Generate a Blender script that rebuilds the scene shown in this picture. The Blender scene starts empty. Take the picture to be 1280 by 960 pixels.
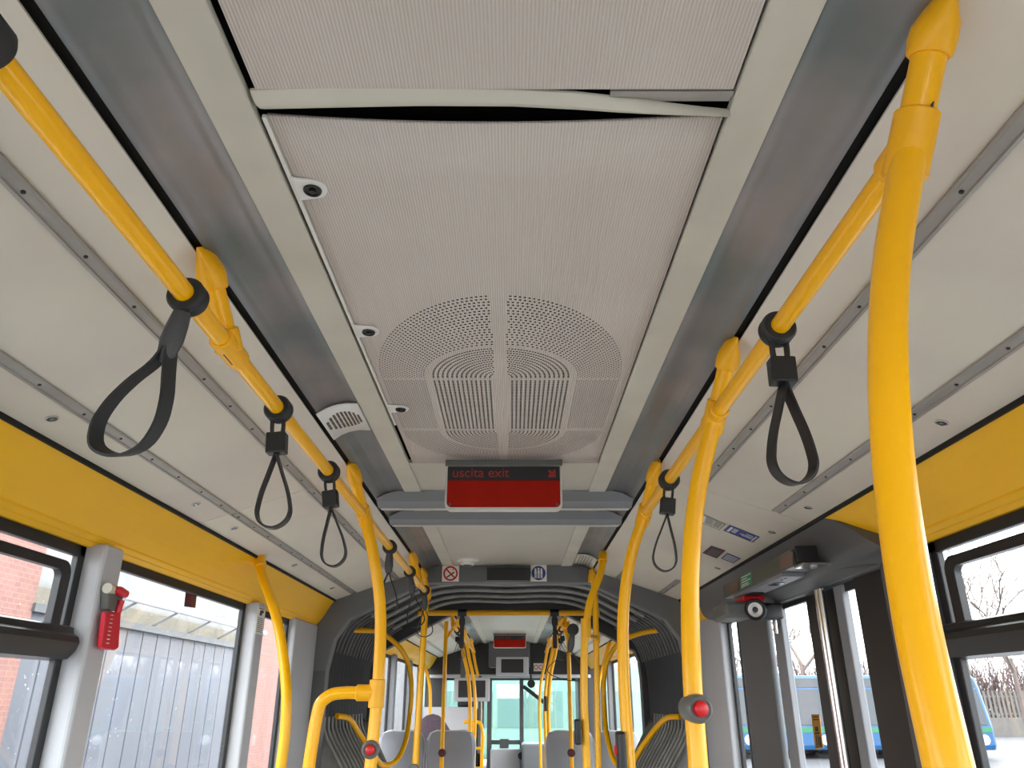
import bpy, math, random
from mathutils import Vector, Matrix
random.seed(7)
PI = math.pi
sc = bpy.context.scene
COL = sc.collection
H = 1.6                      # eye height above the bus floor; all z below are given from eye level
CX = 0.028                   # the photographer stands a little right of the centre line
F = 940.0
PITCH = math.radians(22.69)
CP, SP = math.cos(PITCH), math.sin(PITCH)

# ------------------------------------------------------------ measuring helpers (1280x960 pixel -> place in the bus)
def ray(u, v):
    a = (u - 640) / F; b = (480 - v) / F
    return a, CP - b * SP, SP + b * CP
def PY(u, v, Y):
    x, y, z = ray(u, v); t = Y / y
    return (CX + x * t, Y, z * t)
def PX(u, v, X):
    x, y, z = ray(u, v); t = (X - CX) / x
    return (X, y * t, z * t)
def PZ(u, v, Z):
    x, y, z = ray(u, v); t = Z / z
    return (CX + x * t, y * t, Z)
FA, FB = .889, .334          # sloped ceiling flaps: z = FA - FB*|x|
def PF(u, v):
    x, y, z = ray(u, v); s = 1 if u > 640 else -1
    t = (FA - FB * s * CX) / (z + FB * s * x)
    return (CX + x * t, y * t, z * t)
def fl(x): return FA - FB * abs(x)

# ------------------------------------------------------------ materials
def lin(c):
    r = []
    for k in c[:3]:
        k = k / 255.0
        r.append(k / 12.92 if k <= .04045 else ((k + .055) / 1.055) ** 2.4)
    return tuple(r) + (1.0,)
MATS = {}
def mat(name, rgb, rough=.5, metal=0.0, vary=0.0, vscale=4.0, vrgb=None, bump=0.0, bscale=60.0, emit=0.0, spec=.5, coat=0.0):
    if name in MATS: return MATS[name]
    m = bpy.data.materials.new(name); m.use_nodes = True
    nt = m.node_tree; b = nt.nodes['Principled BSDF']
    b.inputs['Base Color'].default_value = lin(rgb)
    b.inputs['Roughness'].default_value = rough
    b.inputs['Metallic'].default_value = metal
    b.inputs['Specular IOR Level'].default_value = spec
    b.inputs['Coat Weight'].default_value = coat
    if emit:
        b.inputs['Emission Color'].default_value = lin(rgb); b.inputs['Emission Strength'].default_value = emit
    if vary or bump:
        tc = nt.nodes.new('ShaderNodeTexCoord')
    if vary:
        n = nt.nodes.new('ShaderNodeTexNoise'); n.inputs['Scale'].default_value = vscale; n.inputs['Detail'].default_value = 4
        nt.links.new(tc.outputs['Object'], n.inputs['Vector'])
        r = nt.nodes.new('ShaderNodeValToRGB'); r.color_ramp.elements[0].position = .35; r.color_ramp.elements[1].position = .65
        c2 = lin(vrgb) if vrgb else tuple(k * (1 - vary) for k in lin(rgb)[:3]) + (1,)
        r.color_ramp.elements[0].color = lin(rgb); r.color_ramp.elements[1].color = c2
        nt.links.new(n.outputs['Fac'], r.inputs['Fac']); nt.links.new(r.outputs['Color'], b.inputs['Base Color'])
    if bump:
        n2 = nt.nodes.new('ShaderNodeTexNoise'); n2.inputs['Scale'].default_value = bscale
        nt.links.new(tc.outputs['Object'], n2.inputs['Vector'])
        bm = nt.nodes.new('ShaderNodeBump'); bm.inputs['Strength'].default_value = bump; bm.inputs['Distance'].default_value = .002
        nt.links.new(n2.outputs['Fac'], bm.inputs['Height']); nt.links.new(bm.outputs['Normal'], b.inputs['Normal'])
    MATS[name] = m
    return m
def ribbed(name, rgb, period, dark=.8, axis='X'):
    m = mat(name, rgb, .6, vary=.05, vscale=2.5)
    nt = m.node_tree; b = nt.nodes['Principled BSDF']
    tc = nt.nodes.new('ShaderNodeTexCoord'); sx = nt.nodes.new('ShaderNodeSeparateXYZ')
    nt.links.new(tc.outputs['Object'], sx.inputs[0])
    mu = nt.nodes.new('ShaderNodeMath'); mu.operation = 'MULTIPLY'; mu.inputs[1].default_value = 2 * PI / period
    nt.links.new(sx.outputs[axis], mu.inputs[0])
    si = nt.nodes.new('ShaderNodeMath'); si.operation = 'SINE'; nt.links.new(mu.outputs[0], si.inputs[0])
    mr = nt.nodes.new('ShaderNodeMapRange'); mr.inputs['From Min'].default_value = -1; mr.inputs['To Min'].default_value = dark; mr.inputs['To Max'].default_value = 1
    nt.links.new(si.outputs[0], mr.inputs['Value'])
    old = b.inputs['Base Color'].links[0].from_socket
    vm = nt.nodes.new('ShaderNodeVectorMath'); vm.operation = 'SCALE'
    nt.links.new(old, vm.inputs[0]); nt.links.new(mr.outputs[0], vm.inputs['Scale'])
    nt.links.new(vm.outputs[0], b.inputs['Base Color'])
    bp = nt.nodes.new('ShaderNodeBump'); bp.inputs['Strength'].default_value = .4; bp.inputs['Distance'].default_value = .0006
    nt.links.new(si.outputs[0], bp.inputs['Height']); nt.links.new(bp.outputs[0], b.inputs['Normal'])
    return m
def glass(name, tint=(1, 1, 1), gloss=.07, drops=0.0):
    m = bpy.data.materials.new(name); m.use_nodes = True; nt = m.node_tree; nt.nodes.clear()
    o = nt.nodes.new('ShaderNodeOutputMaterial'); t = nt.nodes.new('ShaderNodeBsdfTransparent'); t.inputs[0].default_value = tint + (1,)
    g = nt.nodes.new('ShaderNodeBsdfGlossy'); g.inputs['Roughness'].default_value = .02
    mx = nt.nodes.new('ShaderNodeMixShader'); mx.inputs[0].default_value = gloss
    nt.links.new(t.outputs[0], mx.inputs[1]); nt.links.new(g.outputs[0], mx.inputs[2])
    last = mx
    if drops:
        tc = nt.nodes.new('ShaderNodeTexCoord'); v = nt.nodes.new('ShaderNodeTexVoronoi'); v.inputs['Scale'].default_value = 55
        nt.links.new(tc.outputs['Object'], v.inputs['Vector'])
        n = nt.nodes.new('ShaderNodeTexNoise'); n.inputs['Scale'].default_value = 14; nt.links.new(tc.outputs['Object'], n.inputs['Vector'])
        mr = nt.nodes.new('ShaderNodeMapRange'); mr.inputs['From Min'].default_value = .45; mr.inputs['From Max'].default_value = .75; mr.inputs['To Min'].default_value = 0; mr.inputs['To Max'].default_value = .16
        nt.links.new(n.outputs['Fac'], mr.inputs['Value'])
        lt = nt.nodes.new('ShaderNodeMath'); lt.operation = 'LESS_THAN'
        nt.links.new(v.outputs['Distance'], lt.inputs[0]); nt.links.new(mr.outputs[0], lt.inputs[1])
        mu = nt.nodes.new('ShaderNodeMath'); mu.operation = 'MULTIPLY'; mu.inputs[1].default_value = drops; nt.links.new(lt.outputs[0], mu.inputs[0])
        d = nt.nodes.new('ShaderNodeBsdfTranslucent'); d.inputs[0].default_value = (.9, .9, .9, 1)
        m2 = nt.nodes.new('ShaderNodeMixShader'); nt.links.new(mu.outputs[0], m2.inputs[0]); nt.links.new(mx.outputs[0], m2.inputs[1]); nt.links.new(d.outputs[0], m2.inputs[2])
        last = m2
    nt.links.new(last.outputs[0], o.inputs[0]); MATS[name] = m
    return m

M_YEL = mat('yellow_paint', (252, 184, 0), .28, coat=.1, spec=.4)
M_YELC = mat('yellow_moulding', (246, 178, 0), .4)
M_YPAN = mat('yellow_panel_paint', (255, 196, 6), .42, vary=.05, vscale=3)
M_FLAP = mat('pale_flap_laminate', (217, 212, 194), .55, vary=.10, vscale=2.2, vrgb=(209, 200, 188), bump=.1)
M_STRIP = mat('pale_strip_paint', (208, 204, 188), .5, vary=.10, vscale=6, bump=.15)
M_COVE = mat('cove_grey', (142, 134, 131), .32, vary=.2, vscale=3.5, vrgb=(102, 110, 110), spec=.55)  # teal blotches paint patchy reflections into the grey
M_HATCH = ribbed('ribbed_hatch_laminate', (212, 202, 192), .0047, .78)
M_CEIL = mat('ceiling_laminate', (196, 190, 176), .42, vary=.06, vscale=3)
M_ALU = mat('brushed_aluminium', (176, 174, 170), .35, .75, vary=.1, vscale=30)
M_GROOVE = mat('rail_strip_grey', (166, 162, 155), .45, .3, vary=.12, vscale=12)
M_BLK = mat('matt_black', (10, 10, 10), .8)
M_BLKP = mat('black_plastic', (24, 25, 27), .42)
M_RUB = mat('black_rubber', (34, 36, 38), .6, vary=.1, vscale=20)
M_STRAPG = mat('grey_strap_plastic', (66, 67, 70), .5)
M_DGREY = mat('dark_grey_plastic', (84, 86, 88), .5, vary=.06, vscale=5)
M_MGREY = mat('mid_grey_plastic', (128, 130, 134), .5, vary=.05, vscale=5)
M_LGREY = mat('light_grey_wall', (186, 188, 192), .45, vary=.05, vscale=3)
M_FLOOR = mat('grey_floor_vinyl', (160, 158, 155), .6, vary=.12, vscale=30)
M_RED = mat('red_plastic', (196, 14, 26), .3)
M_REDH = mat('hammer_red', (206, 20, 44), .4)
M_SIGNR = mat('sign_red_panel', (158, 22, 0), .55, vary=.1, vscale=12, spec=.15)
M_SIGNT = mat('sign_red_letters', (150, 36, 28), .5)
M_SIGNG = mat('sign_green', (60, 130, 95), .5)
M_HOUS = mat('sign_housing_grey', (96, 98, 94), .45)
M_FRAME = mat('sign_frame_white', (205, 202, 192), .35)
M_WHITE = mat('white_plastic', (225, 224, 218), .4)
M_BLUE = mat('blue_sticker', (38, 60, 130), .5)
M_PAPER = mat('sticker_white', (232, 230, 220), .6)
M_INK = mat('sticker_ink', (40, 40, 42), .6)
M_MAR = mat('maroon_sticker', (84, 34, 40), .5)
M_OLIVE = mat('olive_cover', (78, 80, 70), .4)
M_CHR = mat('chrome', (200, 200, 200), .18, 1.0)
M_SEAT = mat('grey_seat_shell', (150, 153, 158), .5, vary=.05)
M_SEATL = mat('light_seat_edge', (196, 200, 204), .4)
M_FAB = mat('purple_grey_fabric', (104, 88, 100), .9, vary=.2, vscale=60)
M_ORG = mat('orange_label', (226, 160, 40), .5)
M_GLASS = glass('clear_bus_glass', (.93, .95, .96), .06)
M_GLASSD = glass('wet_bus_glass', (.93, .95, .96), .07, .55)
M_GLASSB = glass('bluish_partition_glass', (.62, .85, .95), .08)
M_BELL = mat('bellows_pale_edge', (165, 165, 160), .5, vary=.2, vscale=14)
M_BEL = mat('bellows_black', (58, 59, 61), .55, vary=.1, vscale=10)
M_BELG = mat('bellows_dusty_grey', (118, 118, 114), .55, vary=.25, vscale=16)
M_SCRW = mat('screw_head', (92, 88, 84), .4, .6)

# ------------------------------------------------------------ mesh helpers
def spline(P, n, R=None):
    m = []
    for i in range(len(P)):
        if i == 0: m.append((P[1] - P[0]).normalized())
        elif i == len(P) - 1: m.append((P[i] - P[i - 1]).normalized())
        else:
            d1 = (P[i] - P[i - 1]).length; d2 = (P[i + 1] - P[i]).length
            m.append(((P[i] - P[i - 1]) / d1 * d2 + (P[i + 1] - P[i]) / d2 * d1) / (d1 + d2))
    Q = []; RR = []
    for i in range(len(P) - 1):
        L = (P[i + 1] - P[i]).length
        for k in range(n):
            t = k / n; t2 = t * t; t3 = t2 * t
            Q.append((2 * t3 - 3 * t2 + 1) * P[i] + (t3 - 2 * t2 + t) * L * m[i] + (-2 * t3 + 3 * t2) * P[i + 1] + (t3 - t2) * L * m[i + 1])
            if R: RR.append(R[i] * (1 - t) + R[i + 1] * t)
    Q.append(P[-1])
    if R: RR.append(R[-1])
    return Q, RR
class MB:
    def __init__(s): s.v = []; s.f = []; s.mi = []
    def add(s, vs, fs, mi=0):
        n = len(s.v); s.v += [tuple(p) for p in vs]
        s.f += [tuple(i + n for i in f) for f in fs]; s.mi += [mi] * len(fs); return s
    def box(s, x0, x1, y0, y1, z0, z1, mi=0):
        vs = [(x, y, z) for x in (x0, x1) for y in (y0, y1) for z in (z0, z1)]
        return s.add(vs, [(0, 1, 3, 2), (4, 6, 7, 5), (0, 4, 5, 1), (2, 3, 7, 6), (0, 2, 6, 4), (1, 5, 7, 3)], mi)
    def obox(s, c, ax, ay, az, mi=0):          # oriented box: centre and three half-vectors
        c, ax, ay, az = map(Vector, (c, ax, ay, az))
        vs = [c + i * ax + j * ay + k * az for i in (-1, 1) for j in (-1, 1) for k in (-1, 1)]
        return s.add(vs, [(0, 1, 3, 2), (4, 6, 7, 5), (0, 4, 5, 1), (2, 3, 7, 6), (0, 2, 6, 4), (1, 5, 7, 3)], mi)
    def rings(s, rings, cap=True, closed=True, mi=0):
        n = len(rings[0]); vs = [p for r in rings for p in r]; fs = []
        for i in range(len(rings) - 1):
            for j in range(n if closed else n - 1):
                k = (j + 1) % n
                fs.append((i * n + j, i * n + k, (i + 1) * n + k, (i + 1) * n + j))
        if cap:
            fs.append(tuple(range(n))[::-1]); fs.append(tuple((len(rings) - 1) * n + j for j in range(n)))
        return s.add(vs, fs, mi)
    def tube(s, path, r, seg=14, cap=True, smooth=0, mi=0):
        P = [Vector(p) for p in path]
        R = r if isinstance(r, (list, tuple)) else [r] * len(P)
        if smooth and len(P) > 2:
            P, R = spline(P, smooth, R)
        T = [(P[min(i + 1, len(P) - 1)] - P[max(i - 1, 0)]).normalized() for i in range(len(P))]
        up = Vector((0, 0, 1)) if abs(T[0].z) < .9 else Vector((0, 1, 0))
        N = T[0].cross(up).normalized(); rings = []
        for i, p in enumerate(P):
            N = (N - T[i] * N.dot(T[i])).normalized(); B = T[i].cross(N)
            rings.append([p + R[i] * (math.cos(2 * PI * k / seg) * N + math.sin(2 * PI * k / seg) * B) for k in range(seg)])
        return s.rings(rings, cap, True, mi)
    def disc(s, c, n, r, h, seg=24, mi=0, r2=None):
        c = Vector(c); n = Vector(n).normalized()
        return s.tube([c, c + n * h], [r, r if r2 is None else r2], seg, True, 0, mi)
    def lathe(s, c, n, prof, seg=28, mi=0):    # prof: (distance along n, radius)
        c = Vector(c); n = Vector(n).normalized()
        a = n.orthogonal().normalized(); b = n.cross(a)
        return s.rings([[c + n * h + r * (math.cos(2 * PI * k / seg) * a + math.sin(2 * PI * k / seg) * b) for k in range(seg)] for h, r in prof], True, True, mi)
    def sheet(s, prof, y0, y1, mi=0, ny=1):    # profile (x,z) swept along the bus; y0,y1 may be lists
        n = len(prof)
        Y0 = y0 if isinstance(y0, (list, tuple)) else [y0] * n
        Y1 = y1 if isinstance(y1, (list, tuple)) else [y1] * n
        rings = [[(p[0], Y0[i] + (Y1[i] - Y0[i]) * k / ny, p[1]) for i, p in enumerate(prof)] for k in range(ny + 1)]
        return s.rings(rings, False, False, mi)
    def quad(s, a, b, c, d, mi=0): return s.add([a, b, c, d], [(0, 1, 2, 3)], mi)
    def prism(s, poly, d, mi=0):               # polygon (3-D points) given thickness vector d
        n = len(poly); d = Vector(d); A = [Vector(p) for p in poly]
        fs = [tuple(range(n)), tuple(range(n, 2 * n))[::-1]] + [(i, i + n, (i + 1) % n + n, (i + 1) % n) for i in range(n)]
        return s.add(A + [p + d for p in A], fs, mi)
    def build(s, name, mats, parent=None, smooth=False, bevel=0, solid=0, label=None, loc=None, seg=2, offset=-1):
        o0 = Vector(loc) if loc is not None else Vector((0, 0, 0))
        if parent is not None and loc is None: o0 = Vector(parent['_o'])
        me = bpy.data.meshes.new(name)
        me.from_pydata([(p[0] - o0.x, p[1] - o0.y, p[2] - o0.z) for p in s.v], [], s.f)
        if not isinstance(mats, (list, tuple)): mats = [mats]
        for m in mats: me.materials.append(m)
        me.polygons.foreach_set('material_index', s.mi); me.validate(); me.update()
        import bmesh
        bm = bmesh.new(); bm.from_mesh(me)
        if not solid: bmesh.ops.recalc_face_normals(bm, faces=bm.faces)
        bm.to_mesh(me); bm.free()
        o = bpy.data.objects.new(name, me); COL.objects.link(o)
        if parent is not None:
            o.parent = parent
            po = Vector(parent['_o']); o.location = o0 - po
        else:
            o.location = o0 + Vector((0, 0, H))
        o['_o'] = list(o0)
        if solid:
            md = o.modifiers.new('solid', 'SOLIDIFY'); md.thickness = solid; md.offset = offset
        if bevel:
            md = o.modifiers.new('bevel', 'BEVEL'); md.width = bevel; md.segments = seg; md.limit_method = 'ANGLE'; md.angle_limit = .6
        if smooth:
            me.polygons.foreach_set('use_smooth', [True] * len(me.polygons))
            try: me.set_sharp_from_angle(angle=math.radians(38))
            except Exception: pass
        if label: o['label'] = label
        return o
def tag(o, label, cat=None, group=None, kind=None):
    o['label'] = label
    if cat: o['category'] = cat
    if group: o['group'] = group
    if kind: o['kind'] = kind
    return o
def thing(name, loc, label, cat, group=None, kind=None):
    o = bpy.data.objects.new(name, None); COL.objects.link(o)
    o.empty_display_size = .05
    o.location = Vector(loc) + Vector((0, 0, H)); o['_o'] = list(loc)
    return tag(o, label, cat, group, kind)
def struct(name, mb, m, label, parent=None, **k):
    o = mb.build(name, m, parent, **k)
    if parent is None: tag(o, label, 'bus interior', None, 'structure')
    return o
def sroot(name, loc, label, cat='bus interior'): return thing(name, loc, label, cat, None, 'structure')
TXT = {}
def text(body, parent, c, size, m, xdir, ydir, name='lettering', extrude=.0004, align='LEFT'):
    cu = bpy.data.curves.new(name, 'FONT'); cu.body = body; cu.size = size; cu.extrude = extrude; cu.align_x = align; cu.align_y = 'CENTER'
    cu.materials.append(m)
    o = bpy.data.objects.new(name, cu); COL.objects.link(o); o.parent = parent
    x = Vector(xdir).normalized(); y = Vector(ydir).normalized(); z = x.cross(y)
    bpy.context.view_layer.update()
    me = bpy.data.meshes.new_from_object(o.evaluated_get(bpy.context.evaluated_depsgraph_get()))
    bpy.data.objects.remove(o); me.name = name
    if not me.materials: me.materials.append(m)
    o = bpy.data.objects.new(name, me); COL.objects.link(o); o.parent = parent
    mt = Matrix((x, y, z)).transposed().to_4x4(); mt.translation = Vector(c) - Vector(parent['_o'])
    o.matrix_local = mt; o['_o'] = list(c)
    return o

# ------------------------------------------------------------ section constants (from eye level)
Y0, YG, YA, YF = -4.0, 4.66, 6.42, 12.2     # rear end, gangway front edge, gangway far edge, windscreen
ZC = .75

# ============================================================ SETTING
struct('floor', MB().box(-1.22, 1.22, Y0, YG, -1.66, -1.6), M_FLOOR, 'grey vinyl floor of the rear bus section')
struct('floor', MB().box(-1.22, 1.22, YA, YF, -1.66, -1.6), M_FLOOR, 'grey vinyl floor of the front bus section')
struct('floor', MB().box(-1.0, 1.0, YG, YA, -1.66, -1.6), M_FLOOR, 'floor plate of the articulation between the bus sections')
rp = [(-1.19, .40), (-1.20, .6), (-1.05, .84), (1.05, .84), (1.20, .6), (1.19, .40)]
for i, (a, b) in enumerate(((Y0, YG + .1), (YA - .1, YF + .1))):
    struct('ceiling', MB().sheet(rp, a, b), M_BLK, ['dark roof shell over the rear bus section', 'dark roof shell over the front bus section'][i], solid=.03, offset=1)  # matt black puts the shade of the hollow behind the panels into its colour
struct('wall_back', MB().box(-1.22, 1.22, Y0 - .05, Y0, -1.6, .0).box(-1.22, 1.22, Y0 - .05, Y0, .45, .84).box(-1.22, -1.05, Y0 - .05, Y0, 0, .45).box(1.05, 1.22, Y0 - .05, Y0, 0, .45), M_LGREY, 'grey rear wall of the bus behind the viewer')

# --- centre ceiling
def centre(name, a, b, m, label):
    return struct(name, MB().box(-.328, .328, a, b, ZC, ZC + .012), m, label)
centre('ceiling', 2.50, YG, M_CEIL, 'smooth grey centre ceiling between sign and articulation')
centre('ceiling', Y0, -1.2, M_CEIL, 'smooth grey centre ceiling at the very back')
centre('ceiling', YA, YF - .3, M_CEIL, 'glossy grey centre ceiling of the front bus section')
n = 0
for (a, b, wh) in ((Y0, YG, 'rear'), (YA, YF - .35, 'front')):
    for s in (-1, 1):
        sd = 'left' if s < 0 else 'right'
        n += 1
        struct('trim_%d' % n, MB().box(*sorted((s * .327, s * .3925)), a, b, ZC - .006, ZC + .010), M_STRIP,
               'pale painted strip along the %s side of the %s centre ceiling' % (sd, wh), bevel=.002)
        n += 1
        pr = [(s * .3925, .748), (s * .425, .7495), (s * .455, .745), (s * .480, .734), (s * .4815, .7325), (s * .5035, .7165)]
        struct('trim_%d' % n, MB().sheet(pr, a, b), M_COVE, 'grey concave cove beside the %s black slot of the %s section' % (sd, wh), solid=.004, offset=-1 if s < 0 else 1, smooth=True)
        n += 1
        struct('trim_%d' % n, MB().box(*sorted((s * .498, s * .532)), a, b, .728, .735), M_BLK, 'black slot running along the %s ceiling of the %s section' % (sd, wh))

# --- hatch panels
def hatch_panel(a, b, sag):
    mb = MB(); nx, ny = 24, 14; rings = []
    for j in range(ny + 1):
        y = a + (b - a) * j / ny
        r = []
        for i in range(nx + 1):
            x = -.3135 + .636 * i / nx
            r.append((x, y + sag * .6 * (1 - (x / .313) ** 2) * max(0, 1 - (y - a) / .25), ZC - .002 - sag * (1 - (x / .313) ** 2) * max(0, 1 - (y - a) / .30) ** 1.5))
        rings.append(r)
    mb.rings(rings, False, False); return mb
hatch = thing('ceiling_hatch', (0, .82, ZC), 'ribbed grey ceiling hatch with perforated rounded grille and sagging near edge', 'ceiling hatch')
o = hatch_panel(.822, 2.497, .010).build('hatch_panel', M_HATCH, hatch, smooth=True, solid=.006, offset=1)
# perforation: small dark holes in rings and rows
pf = MB(); zp = ZC - .0026
def dot(x, y, r):
    if abs(x) < .0165: return
    pf.add([(x + r * math.cos(k * PI / 3), y + r * math.sin(k * PI / 3), zp) for k in range(6)], [(0, 1, 2, 3, 4, 5)])
ya, yb = 1.752, 2.150
def inshape(x, y, w, ra, rb):
    ax = abs(x) / w
    if ax > 1: return False
    t = math.sqrt(1 - ax * ax)
    return ya - ra * t <= y <= yb + rb * t
# outer field: concentric arcs beyond the inner stadium
for k in range(19):
    w = .194 + k * .0058; ra = .194 + k * .0124; rb = .192 + k * .0068
    nn = int(PI * (w + ra) / 2 / .0118)
    for i in range(nn + 1):
        th = PI * (i + .5 * (k % 2)) / nn
        if th > PI: continue
        dot(w * math.cos(th), ya - .007 - ra * math.sin(th), .0020 + .0010 * math.sin(th))
    nn = int(PI * w / .0110)
    for i in range(nn + 1):
        th = PI * (i + .5 * (k % 2)) / nn
        if th > PI: continue
        dot(w * math.cos(th), yb + .007 + rb * math.sin(th), .0022)
    m_ = int((yb - ya - .02) / .0112)
    for i in range(m_):
        y = ya + .012 + (i + .5 * (k % 2)) * .0112
        for s in (-1, 1): dot(s * w, y, .0021)
# inner field
for k in range(13):
    r_ = .170 - k * .0118
    if r_ < .018: break
    nn = int(PI * r_ / .0072)
    for i in range(nn + 1):
        th = PI * i / nn
        dot(r_ * math.cos(th), ya - .007 - r_ * math.sin(th), .0028); dot(r_ * math.cos(th), yb + .007 + r_ * math.sin(th), .0026)
    m_ = int((yb - ya - .02) / .0078)
    for i in range(m_):
        for s in (-1, 1): dot(s * r_, ya + .014 + i * .0078, .0029)
pf.build('perforated_grille', M_BLKP, hatch)
# light edge trim with three latch tabs
MB().box(-.3205, -.314, .822, 2.10, ZC - .005, ZC + .002).build('edge_trim', M_WHITE, hatch, bevel=.001)
for (u, v) in ((391, 235), (461, 413), (501, 510)):
    c = PZ(u, v, ZC - .004)
    mb = MB(); x, y = c[0], c[1]; r = .0225
    pts = [(-.315, y - .032, ZC - .008), (-.311, y - .027, ZC - .008), (x, y - r, ZC - .008)] + [(x + r * math.sin(t), y - r * math.cos(t), ZC - .008) for t in [PI * k / 10 for k in range(1, 10)]] + [(x, y + r, ZC - .008), (-.311, y + .027, ZC - .008), (-.315, y + .032, ZC - .008)]
    mb.prism(pts, (0, 0, .005))
    tb = mb.build('latch_tab', M_WHITE, hatch, bevel=.001)
    MB().lathe((x, y, ZC - .006), (0, 0, -1), [(0, .0145), (.004, .0145), (.006, .013), (.005, .011), (.003, .0105), (.003, .006), (.007, .0055), (.007, .001)]).build('lock', M_BLKP, tb, smooth=True)
ho = thing('ceiling_hatch', (0, .77, ZC), 'ribbed grey ceiling hatch panel nearest the viewer, without a grille', 'ceiling hatch')
hatch_panel(-1.2, .772, 0).build('hatch_panel', M_HATCH, ho, solid=.006, offset=1)
MB().box(.16, .325, .776, .786, ZC - .002, ZC + .004).box(.12, .325, .79, .798, ZC + .002, ZC + .006).build('hinge_strip', M_GROOVE, ho)
# bent cross strip with the gap
top = [(312, 113), (400, 110.6), (520, 111), (640, 112.5), (719, 116.5), (775, 123), (830, 130), (880, 136), (913, 139)]
bot = [(330, 136.5), (400, 135), (520, 132.5), (640, 133), (719, 137), (775, 140), (830, 141.5), (880, 141.5), (913, 140.5)]
mb = MB(); R = []
for k, (t_, b_) in enumerate(zip(top, bot)):
    a = Vector(PZ(t_[0], t_[1], ZC - .002)); b = Vector(PZ(b_[0], b_[1], ZC - .006)); m_ = (a + b) / 2
    hh = .007
    R.append([a, a * .7 + b * .3 + Vector((0, 0, -hh)), m_ + Vector((0, 0, -hh * 1.3)), a * .25 + b * .75 + Vector((0, 0, -hh)), b, b + Vector((0, 0, .004)), a + Vector((0, 0, .004))])
mb.rings(R); xs = mb.build('cross_strip', M_STRIP, None, smooth=True)
tag(xs, 'bent pale strip hanging loose across the ceiling between two hatches', 'trim strip')

# --- cross ducts behind the exit sign
for i, (yt, yl, v) in enumerate(((2.87, 2.945, 0), (3.19, 3.255, 0))):
    t = thing('ceiling_duct', (0, yl, .70), ['grey metal cross beam on the ceiling directly behind the exit sign', 'grey metal cross beam further along, second behind the exit sign'][i], 'ceiling beam')
    N = 24; R = []
    for k in range(N + 1):
        x = -.500 + 1.0 * k / N
        ax = abs(x)
        zt = .749 if ax < .33 else (.744 if ax < .3925 else (.749 if ax < .43 else .749 - (ax - .43) ** 1.2 * .75))
        zl = .697
        d = min(1, (.5 - ax) / .05)
        yy = yl - (1 - d) * .012
        R.append([(x, yt, zt), (x, yt + .012, zl + .012), (x, yy - .016, zl + .002), (x, yy - .012, zl - .002), (x, yy + .03, zl), (x, yy + .05, zt)])
    MB().rings(R).build('beam_shell', M_MGREY, t, smooth=True)
    MB().box(-.492, .492, yl - .004, yl + .010, .690, .6985).build('metal_lip', M_FRAME, t, bevel=.002)  # white paint puts the aluminium's bright reflections into the lip colour

# --- exit sign
def exit_sign(y, w, zt, label, far=False, cx=0.0):
    t = thing('exit_sign', (cx, y, zt), label, 'exit sign')
    h = .168; x0, x1 = cx - w / 2, cx + w / 2
    MB().box(x0 - .006, x1 + .006, y - .012, y + .045, zt - .022, zt).build('housing', M_HOUS, t, bevel=.003)
    # rounded frame
    def rr(x0, x1, z0, z1, r, y):
        p = [(x0, y, z1), (x1, y, z1)]
        p += [(x1 - r + r * math.cos(a), y, z0 + r - r * math.sin(a)) for a in [PI / 2 * k / 6 for k in range(7)]]
        p += [(x0 + r - r * math.sin(a), y, z0 + r - r * math.cos(a)) for a in [PI / 2 * k / 6 for k in range(7)]]
        return p
    MB().prism(rr(x0 - .004, x1 + .004, zt - h - .006, zt - .018, .022, y - .006), (0, .028, 0)).build('frame', M_FRAME, t, bevel=.002)
    MB().prism(rr(x0 + .003, x1 - .003, zt - h + .004, zt - .072, .016, y - .0085), (0, .003, 0)).build('red_panel', M_SIGNR, t)
    bp = MB().box(x0 + .003, x1 - .003, y - .0085, y - .0055, zt - .073, zt - .024).build('display_band', M_BLKP, t)
    text('uscita exit', bp, (x0 + .018, y - .0092, zt - .047), .047, M_SIGNT, (1, 0, 0), (0, 0, 1))
    ax, az, q = x1 - .030, zt - .048, .0135
    P = [(-1, .55), (-.55, 1), (.25, .2), (.25, .75), (.95, 1.0), (.95, -1), (-1.0, -1), (-.75, -.3), (-.2, -.25)]
    MB().prism([(ax + a * q, y - .0095, az + b * q) for a, b in P], (0, .0008, 0)).build('arrow', M_SIGNT, bp)
    for xx in (x0 + .014, x1 - .014):
        MB().disc((xx, y - .009, zt - h + .014), (0, -1, 0), .0045, .002, 12).build('screw', M_SCRW, t)
    return t
exit_sign(2.47, .385, .75, 'red and black uscita exit sign hanging just beyond the perforated hatch', cx=.0)
exit_sign(9.9, .40, .75, 'smaller looking uscita exit sign far down the front bus section')

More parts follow.
